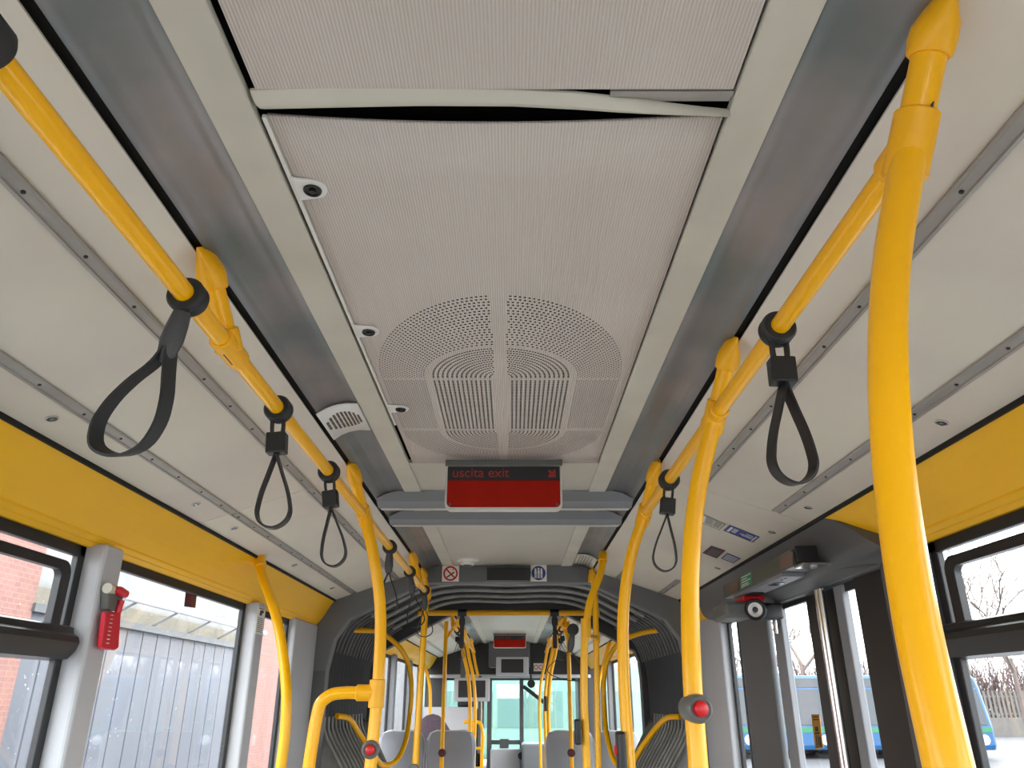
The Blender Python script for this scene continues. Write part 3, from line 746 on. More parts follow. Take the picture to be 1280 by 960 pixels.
def rail(s, y0, y1, brs, label, poles=()):
    t = thing('handrail', (s * RX, y0, RZ), label, 'handrail')
    MB().tube([(s * RX, y0, RZ), (s * RX, y1, RZ)], RR, 20).build('rail_tube', M_YEL, t, smooth=True)
    for (ys_, yc) in brs:
        b = bracket(t, s, ys_, yc); clamp_tee(t, b, Vector((s * RX, yc, RZ)) - Vector((s * .51, ys_, .728)), yc in poles, abs(yc - y0) < .02)
    return t
rail(-1, -1.5, 4.70, [(-.6, -.5), (1.12, 1.22), (2.40, 2.56), (4.05, 4.2), (4.58, 4.62)], 'long yellow overhead handrail on the left, carrying black and grey straps', (2.56,))
rail(1, .68, 2.585, [(.61, .68), (1.47, 1.57), (2.38, 2.54)], 'yellow overhead handrail on the right, ending at the third bent pole', (.68, 1.57, 2.54))
rail(-1, 6.75, 10.8, [(6.85, 6.9), (7.7, 7.8), (8.8, 8.9), (10.3, 10.4)], 'yellow overhead handrail on left of the front section', (7.8, 8.9, 10.4))
rail(1, 6.75, 10.8, [(6.85, 6.9), (7.6, 7.7), (8.4, 8.5), (10.1, 10.2)], 'yellow overhead handrail on right of the front section', (7.7, 8.5, 10.2))

def pole(pts, label, r=PR, floor=True, group=None, sleeve=None):
    P = [Vector(PY(*p)) if len(p) == 3 else Vector(p[:3]) for p in pts]
    base = P[-1].copy()
    if floor:
        base = Vector((P[-1].x, P[-1].y, -1.6)); P += [Vector((P[-1].x, P[-1].y, -.8)), base]
    t = thing('grab_pole', base, label, 'pole', group)
    MB().tube(P, r, 22, smooth=8).build('pole_tube', M_YEL, t, smooth=True)
    if floor: MB().lathe(base, (0, 0, 1), [(0, r * 2), (.012, r * 1.9), (.03, r * 1.25), (.05, r * 1.2)], 24).build('foot', M_YELC, t, smooth=True)
    return t
def stop_button(t, u, v, Y, r=.030, aim=(0, -1, 0), back=.03):
    c = Vector(PY(u, v, Y)); n_ = Vector(aim).normalized()
    hs = MB().lathe(c - n_ * back, n_, [(0, r * .9), (.004, r), (back + .004, r), (back + .010, r * .93), (back + .014, r * .78), (back + .011, r * .60)], 36).build('stop_button_housing', M_HOUS, t, smooth=True)
    MB().lathe(c + n_ * .010, n_, [(0, r * .56), (.004, r * .56), (.009, r * .50), (.011, r * .36), (.012, r * .1)], 32).build('red_button', M_RED, hs, smooth=True)
def q4(x, y, z): return (x, y, z, 0)
p1 = pole([q4(RX, .68, RZ), (1114, 337, .695), (1115, 560, .69), (1148, 790, .675), (1186, 960, .66)], 'thick yellow bent pole in the right foreground')
p2 = pole([q4(RX, 1.57, RZ), (872, 615, 1.61), (863, 720, 1.62), (865, 840, 1.61), (873, 960, 1.60)], 'yellow bent pole on the right with a large red stop button')
stop_button(p2, 873, 886, 1.575, .0265, (.12, -1, 0), .045)
p3 = pole([q4(RX, 2.54, RZ), (789, 695, 2.56), (780, 755, 2.57), (780, 850, 2.565), (787, 960, 2.55)], 'yellow bent pole on the right, third from the viewer, with a black box')
bx = MB().box(.345, .372, 2.50, 2.56, PY(780, 975, 2.53)[2], PY(780, 914, 2.53)[2]).build('validator_box', M_BLKP, p3, bevel=.008)
MB().lathe((.347, 2.53, PY(780, 938, 2.53)[2]), (-1, -.2, 0), [(0, .016), (.006, .015), (.008, .006)], 20).build('red_button', M_RED, bx, smooth=True)
p4 = pole([q4(.513, 4.045, .715), (752, 711, 3.98), (737, 755, 3.95), (732, 790, 3.95), (730, 850, 3.95), (733.7, 960, 3.95)], 'yellow bent pole on the right just before the arch, holding a black box', .0185)
def cap(t, a, d, L=.085):
    a = Vector(a); d = Vector(d).normalized(); R = []
    for q, rx, ry in ((0, .006, .030), (.15, .012, .030), (.45, .022, .029), (.70, .0245, .026), (.97, .0235, .0235), (1.0, .020, .020)):
        cc = a + d * L * q; u_ = Vector((1, 0, 0)); u_ = (u_ - d * u_.dot(d)).normalized(); w_ = d.cross(u_)
        R.append([cc + rx * math.cos(2 * PI * k / 18) * u_ + ry * math.sin(2 * PI * k / 18) * w_ for k in range(18)])
    MB().rings(R).build('bracket_cap', M_YELC, t, smooth=True)
cap(p4, (.514, 4.05, .730), Vector(PY(753, 709, 3.98)) - Vector((.514, 4.05, .730)))
c = Vector(PY(732.5, 785, 3.95)); MB().tube([c + Vector((0, 0, .045)), c - Vector((0, 0, .045))], .025, 18).build('joint_sleeve', M_YELC, p4, smooth=True)
MB().box(.325, .355, 3.90, 3.96, PY(729, 931, 3.93)[2], PY(729, 899, 3.93)[2]).build('validator_box', M_BLKP, p4, bevel=.008)
p5 = pole([q4(.508, 4.62, .715), (743.5, 740, 4.60), (744.5, 770, 4.60), (746, 850, 4.60), (748, 960, 4.60)], 'straight yellow pole at right side of the arch', .017)
cap(p5, (.512, 4.62, .733), (-.05, 0, -1), .09)
a = Vector(PY(733, 795, 3.97)); b = Vector(PY(745.5, 797, 4.6)); MB().tube([a, b], .013, 12).build('link_tube', M_YEL, p5, smooth=True)
MB().tube([b + Vector((0, 0, .03)), b - Vector((0, 0, .03))], .0215, 16).build('joint_sleeve', M_YELC, p5, smooth=True)
L1 = pole([q4(-RX, 2.56, RZ), (467, 695, 2.57), (475, 755, 2.58), (473, 850, 2.57), (463, 960, 2.56)], 'yellow bent pole on the left with a red stop button and side arm')
stop_button(L1, 463, 937, 2.535, .0265, (.1, -1, 0), .04)
arm = MB().tube([PY(468, 866, 2.57), PY(450, 866, 2.57), PY(430, 866, 2.57), PY(413, 869, 2.57), PY(401, 879, 2.57), PY(396, 896, 2.57), PY(391, 925, 2.57), PY(386, 960, 2.57), PY(384, 990, 2.57)], PR, 18, smooth=5).build('side_arm', M_YEL, L1, smooth=True)
a, b = Vector(PY(445, 866, 2.57)), Vector(PY(462, 866, 2.57))
MB().tube([a, a + (b - a) * .1, b, b + (b - a) * .3], [PR + .001, PR + .006, PR + .006, PR + .003], 18).build('arm_sleeve', M_YELC, L1, smooth=True)
c = Vector(PY(471, 867, 2.57)); MB().tube([c + Vector((0, 0, .042)), c + Vector((0, 0, .040)), c - Vector((0, 0, .040)), c - Vector((0, 0, .042))], [PR + .002, PR + .006, PR + .006, PR + .002], 18).build('joint_sleeve', M_YELC, L1, smooth=True)
L0 = pole([q4(-1.035, 3.18, .535), (330, 725, 3.12), (345, 770, 3.05), (354, 820, 3.02), (358, 870, 3.0), (356, 920, 3.0), (351, 960, 3.0)], 'yellow bent pole by the left windows rising to the yellow cove panel')
c = Vector((-1.03, 3.18, .54)); d = (Vector(PY(330, 725, 3.12)) - c).normalized()
MB().tube([c - d * .01, c + d * .015, c + d * .05, c + d * .052], [.03, .025, .0235, .020], 18).build('bracket_cap', M_YELC, L0, smooth=True)
L2 = pole([(533, 738, 4.62), (526, 850, 4.61), (519, 960, 4.60)], 'straight yellow pole at left side of the arch', .0185)
MB().tube([(-RX, 4.60, RZ + .03), (-RX, 4.62, RZ - .04)], .026, 16).build('joint_sleeve', M_YELC, L2, smooth=True)
c = Vector(PY(517, 963, 4.57)); MB().lathe(c, (0, -1, .2), [(-.03, .03), (0, .033), (.01, .028)], 20).build('stop_button_housing', M_HOUS, L2, smooth=True)
# gangway: cross bar with dark straps, two centre poles, bent side rails
cb = thing('crossbar_rail', (0, 5.7, .575), 'yellow horizontal bar across the articulation ceiling', 'handrail')
MB().tube([(-.655, 5.7, .575), (.665, 5.7, .575)], .0195, 18).build('rail_tube', M_YEL, cb, smooth=True)
for s in (-1, 1): MB().tube([(s * .655 + .005, 5.7, .575), (s * .66 + .005, 5.72, .64), (s * .66 + .005, 5.75, .70)], .014, 12).build('mount', M_BLKP, cb, smooth=True)
for i, u in enumerate((578, 693)):
    c = Vector(PY(u, 766, 5.7))
    t = thing('hanging_strap', c, ['straight black strap hanging from the left half of the yellow crossbar', 'straight black strap hanging from the right half of the yellow crossbar'][i], 'strap')
    MB().tube([c + Vector((-.032, 0, 0)), c + Vector((.032, 0, 0))], .026, 18).build('clamp', M_BLKP, t, smooth=True)
    MB().rings([[c + Vector((sx * w, -.012, z)), c + Vector((-sx * w, -.012, z)), c + Vector((-sx * w, .012, z)), c + Vector((sx * w, .012, z))][:4] for sx in (1,) for z, w in ((-.02, .012), (-.045, .022), (-.075, .022), (-.10, .014), (-.24, .016), (-.245, .012))]).build('strap_band', M_BLKP, t, bevel=.004)
for i, (ut, ub) in enumerate(((559, 552), (718, 718))):
    xa = [-.545, .515][i]
    t = pole([q4(xa, 6.85, .62), q4(xa, 6.85, .3), q4(xa, 6.85, 0), q4(xa, 6.85, -.5)], ['straight shaded pole on left behind the articulation', 'straight shaded pole on right behind the articulation'][i], .0175)
    c = Vector((xa, 6.85, PY(640, 941, 6.85)[2]))
    MB().lathe(c + Vector((0, -.03, 0)), (0, 1, 0), [(0, .018), (.006, .030), (.04, .034), (.055, .028)], 20).build('stop_button_housing', M_MAR, t, smooth=True)
    s = -1 if xa < 0 else 1
    MB().tube([(xa, 6.85, .47), (s * RX, 6.92, RZ)], .013, 12).build('link_tube', M_YEL, t, smooth=True)
gl_ = thing('guard_rail', PY(436, 788, 5.2), 'looped yellow guard rail inside left bellows', 'guard rail')
MB().tube([PY(436, 788, 5.1), PY(455, 788, 5.2), PY(480, 793, 5.4), PY(500, 810, 5.5), PY(511, 832, 5.6), PY(514.5, 860, 5.6), PY(512, 895, 5.6), PY(506, 930, 5.5), PY(494, 952, 5.4), PY(478, 956, 5.3), PY(464, 938, 5.2), PY(448, 915, 5.1), PY(436, 898, 5.0), PY(421, 895, 4.9)], .0165, 14, smooth=5).build('rail_tube', M_YEL, gl_, smooth=True)
gr_ = thing('guard_rail', PY(850, 787, 5.2), 'looped yellow guard rail inside right bellows', 'guard rail')
MB().tube([PY(846, 786, 5.1), PY(822, 788, 5.2), PY(796, 793, 5.3), PY(774, 804, 5.4), PY(760, 824, 5.5), PY(755, 850, 5.6), PY(755.5, 885, 5.6), PY(760, 926, 5.5), PY(771, 955, 5.4), PY(786, 957, 5.3), PY(803, 933, 5.2), PY(822, 908, 5.1), PY(835, 897, 5.0), PY(850, 896, 4.9)], .0165, 14, smooth=5).build('rail_tube', M_YEL, gr_, smooth=True)
# poles of the front section
def fpole(s, y, label):
    pts = [q4(s * RX, y, RZ), q4(s * .45, y, .42), q4(s * .40, y, .22), q4(s * .375, y, .0), q4(s * .375, y, -.5)]
    return pole(pts, label, .018)
fpole(-1, 7.8, 'yellow bent pole on left of the front section, nearest of three')
fpole(-1, 8.9, 'yellow bent pole on left of the front section, middle of three')
fpole(-1, 10.4, 'yellow bent pole on left of the front section, furthest of three')
t = fpole(1, 7.7, 'yellow bent pole on right of the front section, nearest of three')
MB().box(.33, .355, 7.66, 7.74, -.11, .02).build('validator_box', M_BLKP, t, bevel=.006)
fpole(1, 8.5, 'yellow bent pole on right of the front section, middle of three')
fpole(1, 10.2, 'yellow bent pole on right of the front section, furthest of three')
pole([q4(-1.035, 9.2, .535), q4(-.98, 9.15, .38), q4(-.90, 9.1, .15), q4(-.88, 9.1, -.1), q4(-.88, 9.1, -.5)], 'yellow bent pole by left windows of the front section', .018)
pole([q4(1.035, 8.2, .535), q4(.98, 8.15, .38), q4(.90, 8.1, .15), q4(.88, 8.1, -.1), q4(.88, 8.1, -.5)], 'yellow bent pole by right windows of the front section', .018)
t = thing('barrier_rail', (-.4, 9.4, -1.6), 'square yellow barrier frame beside the left aisle in the front section', 'barrier')
MB().tube([(-.52, 9.4, -.25), (-.42, 9.4, -.245), (-.335, 9.4, -.26), (-.31, 9.4, -.33), (-.31, 9.4, -.6), (-.31, 9.4, -1.6)], .019, 14, smooth=4).build('frame_tube', M_YEL, t, smooth=True)
for z in (-.52, -.72): MB().tube([(-.40, 9.4, z), (-.31, 9.4, z)], .016, 12).build('rung', M_YEL, t, smooth=True)
MB().tube([(-.41, 9.4, -.25), (-.41, 9.4, -1.6)], .019, 12).build('post', M_YEL, t, smooth=True)

# ============================================================ HANGING STRAPS
def ribbon(mb, path, w, th, ydir=(0, 1, 0), smooth=4):
    Q, _ = spline([Vector(p) for p in path], smooth); W = Vector(ydir).normalized(); R = []
    for i, p in enumerate(Q):
        T = (Q[min(i + 1, len(Q) - 1)] - Q[max(i - 1, 0)]).normalized(); N = T.cross(W).normalized()
        R.append([p + N * th / 2 + W * w / 2, p - N * th / 2 + W * w / 2, p - N * th / 2 - W * w / 2, p + N * th / 2 - W * w / 2])
    return mb.rings(R)
def grip(x, z, y, kind, bot, hw, label, loop_px=None, wdir=(0, 1, 0), bw=.024, tilt=None):
    """kind A: grey tapered body; kind B: black square block"""
    t = thing('hanging_strap', (x, y, z), label, 'strap', None)
    mk = M_RUB
    rg = MB().lathe((x, y - .017, z), (0, 1, 0), [(0, RR + .001), (0, .026), (.006, .0295), (.012, .0295), (.017, .026), (.022, .0295), (.028, .0295), (.034, .026), (.034, RR + .001)], 28).build('clamp_ring', mk, t, smooth=True)
    b = Vector(bot); a = Vector((x, y, z))
    dv = (b - a); L = dv.length; d = dv / L
    side = Vector((1, 0, 0)); side = (side - d * side.dot(d)).normalized()
    W = d.cross(side)
    if kind == 'B':
        for q in (-1, 1): ribbon(MB(), [a + side * q * .012 + d * .022, a + side * q * .012 + d * .045, a + side * q * .009 + d * .07], .014, .005, W).build('hanger_band', mk, t)
        o_ = a + d * .058
        MB().obox(a + d * .078, side * .0205, W * .015, d * .023).build('block', M_BLKP, t, bevel=.003)
        s0 = .100; mm = M_BLKP
    else:
        R = []
        for q, rx, ry in ((.018, .008, .010), (.030, .014, .013), (.05, .0165, .014), (.075, .018, .014), (.10, .014, .011), (.112, .006, .006)):
            cc = a + d * q
            R.append([cc + side * rx * math.cos(2 * PI * k / 16) + W * ry * math.sin(2 * PI * k / 16) for k in range(16)])
        MB().rings(R).build('body', M_STRAPG, t, smooth=True)
        MB().disc(a + d * .08 - W * .012, -W, .003, .003, 8).build('screw', M_CHR, t)
        s0 = .100; mm = M_RUB
    s1 = L; S = s1 - s0
    prof = [(0, .002), (.12, .18), (.3, .45), (.5, .76), (.68, .95), (.80, 1.0), (.90, .84), (.97, .48), (1.0, 0)]
    path = [a + d * (s0 + S * q) + side * hw * w_ for q, w_ in prof] + [a + d * (s0 + S * q) - side * hw * w_ for q, w_ in prof[::-1][1:]]
    if loop_px: path = [PY(u, v, Y) for u, v, Y in loop_px]
    ribbon(MB(), path, bw, .0042, wdir if not tilt else tilt, 4).build('loop', mm, t, smooth=True)
    return t
def gripx(u, v, s, kind, ub, vb, hw, label, bw=.024, tilt=None, loop=None):
    y = PZ(u, v, RZ)[1]
    return grip(s * RX, RZ, y, kind, PY(ub, vb, y), hw, label, bw=bw, tilt=tilt, loop_px=loop)
y1 = PZ(235, 372, RZ)[1]
gripx(235, 372, -1, 'A', 160, 568, .055, 'wide grey looped strap closest on the left handrail', tilt=(.35, 1, .35), bw=.026,
      loop=[(212, 432, y1), (196, 452, y1), (165, 477, y1), (140, 502, y1), (122, 532, y1), (121, 557, y1), (135, 567, y1), (153, 569, y1), (178, 559, y1), (198, 533, y1), (208, 500, y1), (211, 465, y1), (214, 432, y1)])
gripx(348, 512, -1, 'B', 341, 660, .034, 'black square block strap, second from viewer on left rail', bw=.02)
gripx(414, 590, -1, 'B', 418, 708, .032, 'black square block strap, third from viewer on left rail', bw=.02)
gripx(486, 684, -1, 'A', 483, 768, .042, 'grey tapered strap beyond the bent pole on the left rail', bw=.018)
gripx(513, 715, -1, 'A', 521, 784, .042, 'grey tapered strap, second beyond the left bent pole', bw=.018)
gripx(532, 738, -1, 'A', 531, 796, .045, 'grey tapered strap hanging at the end of left rail by the arch', bw=.018)
y2 = PZ(970, 412, RZ)[1]
gripx(970, 412, 1, 'B', 994, 605, .033, 'large black block strap closest on the right handrail', bw=.022, tilt=(-.28, 1, .1))
gripx(836, 600, 1, 'B', 830, 714, .032, 'black block strap beside bent poles further along right handrail', bw=.014)
t = thing('hanging_strap', (-RX, .62, RZ), 'strap clamp ring at the left edge of the picture', 'strap')
yy = PZ(0, 45, RZ)[1]
t.location.y = yy; t['_o'] = [-RX, yy, RZ]
MB().lathe((-RX, yy - .02, RZ), (0, 1, 0), [(0, RR + .001), (0, .026), (.006, .030), (.034, .030), (.04, .026), (.04, RR + .001)], 28).build('clamp_ring', M_RUB, t, smooth=True)
ribbon(MB(), [(-RX - .02, yy, RZ - .02), (-RX - .06, yy, RZ - .10), (-RX - .07, yy, RZ - .2), (-RX - .03, yy, RZ - .25), (-RX + .01, yy, RZ - .2), (-RX, yy, RZ - .1), (-RX - .01, yy, RZ - .02)], .024, .004).build('loop', M_RUB, t)
for (s, y, ln, hw, lab) in ((-1, 7.3, .25, .04, 'black strap on left rail of the front section'), (-1, 7.55, .24, .04, 'black strap behind another on left rail of front section'),
                       (1, 7.2, .26, .045, 'black strap on right rail of the front section'), (1, 7.5, .25, .045, 'black strap behind another on right rail of front section')):
    grip(s * RX, RZ, y, 'B', (s * RX + .02, y, RZ - ln), hw, lab, bw=.012)
# round clamp strap near the linked poles by arch
c = PY(727, 786, 4.0)
grip(c[0] - .04, c[2], 4.05, 'A', PY(708, 850, 4.05), .10, 'black looped cable strap hanging beside the linked right poles', bw=.014)

# ============================================================ EMERGENCY HAMMER, STICKERS
hm = thing('emergency_hammer', PX(140, 770, -1.098), 'red emergency hammer in a grey holder on the left window pillar', 'emergency hammer')
XH = -1.099
P = [PX(u, v, XH) for u, v in ((126, 733), (145, 737), (144, 765), (124, 762))]
MB().prism(P, (.022, 0, 0)).build('holder', M_HOUS, hm, bevel=.004)
a = Vector(PX(134, 735, XH + .02)); b = Vector(PX(146, 738, XH + .02))
MB().tube([a, b], [.014, .011], 14).build('spring', M_STRIP, hm, smooth=True)
P = [PX(u, v, XH + .012) for u, v in ((126, 765), (146, 765), (143, 810), (138, 813), (124, 812), (120, 809))]
hh = MB().prism(P, (.014, 0, 0)).build('handle', M_REDH, hm, bevel=.005)
for k in range(8):
    c = Vector(PX(140 - k * .8, 769 + k * 5, XH + .027)); MB().obox(c, (.002, 0, 0), (0, .006, 0), (0, 0, .0012)).build('grip_rib', M_STRIP, hh)
a = Vector(PX(144, 736, XH + .03)); b = Vector(PX(157, 743, XH + .03)); c = Vector(PX(152, 750, XH + .03))
MB().tube([a, a * .6 + b * .4, b], [.007, .013, .011], 14).tube([c, Vector(PX(147, 766, XH + .025))], .009, 12).build('hammer_head', M_REDH, hm, smooth=True)
P = [PX(u, v, -1.18) for u, v in ((232, 740), (246, 742), (244, 760), (230, 758))]
o = MB().prism(P, (.001, 0, 0)).build('window_sticker', M_MAR, None); tag(o, 'small dark red square sticker at the top of the large left window', 'sticker')
pxl(P, [(.1, .1 + .15 * k, .9, .15 + .15 * k) for k in range(6)], M_REDH, o, d=(.0014, 0, 0))
P = [PX(u, v, -1.0985) for u, v in ((322.5, 758), (331.5, 761), (327.5, 794), (318.5, 792))]
o = MB().prism(P, (.001, 0, 0)).build('notice_sticker', M_PAPER, None); tag(o, 'narrow white notice with black figure on the second left window pillar', 'sticker')
pxl(P, [(.1, .03, .9, .06), (.35, .1, .8, .2), (.3, .2, .6, .3)] + [(.15, .4 + .07 * k, .85, .42 + .07 * k) for k in range(8)], M_INK, o, d=(.0014, 0, 0))

# ============================================================ FRONT SECTION FURNITURE
def seat(x0, x1, y, zt, label, m=M_SEAT):
    t = thing('bus_seat', ((x0 + x1) / 2, y + .2, -1.6), label, 'seat')
    w = x1 - x0; xm = (x0 + x1) / 2; R = []
    for z, k in ((zt - .8, .96), (zt - .4, 1), (zt - .12, 1), (zt - .04, .96), (zt - .008, .88), (zt, .7)):
        lean = (zt - z) * .12; hw = w / 2 * k; r = .02
        R.append([(xm - hw, y + lean, z), (xm - hw + r, y + lean - .018, z), (xm, y + lean - .03, z), (xm + hw - r, y + lean - .018, z), (xm + hw, y + lean, z), (xm + hw, y + lean + .05, z), (xm, y + lean + .065, z), (xm - hw, y + lean + .05, z)])
    MB().rings(R).build('backrest_shell', m, t, smooth=True)
    MB().tube([(x0 + .004, y + .09, zt - .7), (x0 + .004, y + .03, zt - .2), (x0 + .006, y + .02, zt - .06), (x0 + .05, y + .005, zt - .008), (xm, y, zt + .002), (x1 - .05, y + .005, zt - .008), (x1 - .006, y + .02, zt - .06), (x1 - .004, y + .03, zt - .2), (x1 - .004, y + .09, zt - .7)], .009, 8, smooth=4).build('edge_bead', M_SEATL, t, smooth=True)
    MB().box(x0 + .01, x1 - .01, y + .1, y + .5, zt - .75, zt - .66).build('cushion', M_FAB, t, bevel=.02)
    MB().box(xm - .05, xm + .05, y + .15, y + .4, -1.6, zt - .75).build('pedestal', M_DGREY, t)
    return t
seat(-1.09, -.71, 7.0, -.26, 'grey seat shell by the window, left pair beyond the articulation')
seat(-.69, -.285, 7.0, -.26, 'grey seat shell by the aisle, left pair beyond the articulation')
seat(.315, .715, 7.0, -.26, 'grey seat shell by the aisle, right pair beyond the articulation')
seat(.735, 1.10, 7.0, -.26, 'grey seat shell by the window, right pair beyond the articulation')
t = thing('bus_seat', (-.72, 8.2, -1.6), 'tall seat with rounded purple grey fabric headrest behind the left seats', 'seat')
MB().rings([[(-.76 + k * math.cos(a), y, -.75 + 0 * y + .62 * math.sin(a) * (k / .27)) for a in [PI * i / 14 for i in range(15)]] for y, k in ((8.08, .24), (8.11, .265), (8.19, .265), (8.22, .24))]).build('backrest', M_FAB, t, smooth=True)
MB().box(-.98, -.54, 8.1, 8.2, -1.6, -.75).build('lower_back', M_SEAT, t)
# driver area
ds = thing('driver_seat', (-.55, 10.9, -1.6), 'black high backed driver seat behind the left partition', 'seat')
MB().box(-.80, -.36, 10.9, 11.0, -1.3, -.12).build('backrest', M_BLKP, ds, bevel=.08, seg=4)
MB().box(-.70, -.46, 10.9, 10.98, -.12, .06).build('headrest', M_BLKP, ds, bevel=.04, seg=4)
MB().box(-.7, -.46, 10.95, 11.3, -1.6, -1.2).build('pedestal', M_BLKP, ds)
def monitor(u0, v0, u1, v1, Y, label, bez=.16, mo=0):
    a = PY(u0, v0, Y); b = PY(u1, v1, Y); w = b[0] - a[0]; h = a[2] - b[2]
    t = thing('monitor', ((a[0] + b[0]) / 2, Y, b[2]), label, 'monitor')
    MB().box(a[0], b[0], Y, Y + .08, b[2], a[2]).build('case', M_LGREY, t, bevel=.015, seg=3)
    MB().box((a[0] + b[0]) / 2 + mo - .03, (a[0] + b[0]) / 2 + mo + .03, Y + .03, Y + .07, a[2] - .01, .752).build('mount', M_DGREY, t)
    MB().box(a[0] + w * bez, b[0] - w * bez, Y - .003, Y + .002, b[2] + h * .17, a[2] - h * .12).build('screen', M_BLKP, t)
    return t
monitor(620, 821, 661, 845, 11.2, 'centre monitor with dark screen above the aisle at the front')
monitor(568, 847, 612, 877, 10.1, 'larger monitor with dark screen on left side of the front section', .12, -.12)
mh = MB().box(-.30, .28, 11.21, 11.55, .40, .74).build('monitor_hood', M_DGREY, None, bevel=.02); tag(mh, 'dark grey hood above the centre monitor', 'housing')
struct('wall_front', MB().box(-1.22, 1.22, 11.6, 11.7, .32, .84).box(-1.22, -.95, 11.7, YF, -1.6, .84).box(.98, 1.22, 11.7, YF, -1.6, .84), M_BLKP, 'black header panel over the windscreen')
t = MB().box(-1.15, 1.15, 11.50, 11.60, .27, .315).build('trim_60', M_LGREY, None, bevel=.01); tag(t, 'pale horizontal trim bar under the black header', 'bus interior', kind='structure')
ps = MB().box(*sorted((PY(667, 829, 11.58)[0], PY(679, 838, 11.58)[0])), 11.585, 11.599, PY(667, 839, 11.58)[2], PY(667, 829, 11.58)[2]).build('prohibition_sign', M_PAPER, None); tag(ps, 'tiny white sign with red crossed pictures beside the centre monitor', 'sign')
c0 = Vector(PY(670, 834, 11.58)); c1 = Vector(PY(676, 834, 11.58))
mb = MB()
for c in (c0, c1): ring(mb, (c.x, 11.583, c.z), .022, .032)
mb.build('red_ring', M_RED, ps)
# windscreen
wn += 1
ws = sroot('window_%d' % wn, (0, YF, -.6), 'two pane windscreen with dark centre post at front of the bus', 'window')
MB().box(-.97, .98, YF - .02, YF - .01, -.78, .40).build('glass', glass('tinted_windscreen', (.78, .93, .90), .08), ws)
MB().box(-.34, -.27, YF - .08, YF, -1.6, .84).box(.14, .20, YF - .08, YF, -.9, .3).box(-.97, .98, YF - .08, YF, .25, .32).box(-.34, .20, YF - .06, YF, -.62, -.56).build('window_frame', M_DGREY, ws, bevel=.008)
t = thing('dashboard', (.1, 11.7, -1.6), 'light grey dashboard below the windscreen', 'dashboard')
MB().box(-.28, .16, 11.85, 12.1, -1.6, -.66).build('left_unit', M_LGREY, t, bevel=.03)
MB().box(.16, .95, 11.5, 12.1, -1.6, -.58).build('right_unit', M_MGREY, t, bevel=.03)
MB().box(-.15, -.02, 12.0, 12.05, -.66, -.54).build('paper_holder', M_DGREY, t)
MB().lathe((.16, 11.6, -.73), (0, -1, 0), [(0, .05), (.04, .05), (.05, .03)], 20).build('knob', M_BLKP, t, smooth=True)
t = thing('windscreen_wiper_arm', (.2, 12.1, .2), 'dark diagonal arm across the right windscreen pane', 'mirror arm')
MB().tube([PY(654, 858, 12.05), PY(657, 860, 12.05), PY(683, 880, 12.05), PY(686, 884, 12.05)], .028, 10).build('arm', M_INK, t, smooth=True)
t = thing('interior_mirror', PY(664, 852, 11.6), 'small dark round driver mirror under the header', 'mirror')
c = Vector(PY(664, 855, 11.4)); MB().lathe(c, (0, -1, .1), [(0, .03), (.02, .055), (.03, .055), (.035, .05)], 24).build('mirror_shell', M_BLKP, t, smooth=True)
MB().tube([c, c + Vector((0, .1, .12))], .012, 8).build('stalk', M_BLKP, t)
pt = sroot('trim_61', (-.36, 10.6, -1.6), 'driver partition with bluish glass on the left at the front')
MB().box(-.40, -.36, 10.3, 10.36, -1.6, .27).box(-.40, -.36, 11.4, 11.46, -1.6, .27).box(-.40, -.36, 10.3, 11.46, -1.6, -.62).build('post', M_DGREY, pt, bevel=.01)
MB().box(-.385, -.378, 10.36, 11.4, -.62, .24).build('glass', M_GLASSB, pt)
MB().box(-1.12, -.42, 10.28, 10.32, -1.6, -.1).build('rear_board', M_LGREY, pt, bevel=.01)

# ============================================================ OUTSIDE
M_ASPH = mat('wet_asphalt', (150, 150, 152), .6, vary=.15, vscale=.5)
G = -1.95
gd = MB().box(-60, 60, -40, 90, G - .2, G).build('ground', M_ASPH, None); tag(gd, 'grey asphalt yard outside the bus', 'ground', kind='structure')
g2 = MB().box(4, 60, 18, 60, G, G + .02).build('ground', mat('exposure_dark_asphalt', (84, 84, 86), .55, vary=.15, vscale=.5), None); tag(g2, 'wet asphalt under the parked blue buses, coloured darker against the exposure', 'ground', kind='structure')  # added patch, yard darkened in its colour so the exposure does not bleach it
M_BB = mat('bus_light_blue', (26, 80, 124), .35)
M_BD = mat('bus_dark_window', (44, 52, 58), .15)
M_BG = mat('bus_green_band', (36, 110, 72), .4)
M_BW = mat('headlight', (225, 228, 230), .2)
M_MINT = mat('pale_mint_paint', (128, 150, 144), .4, vary=.1)
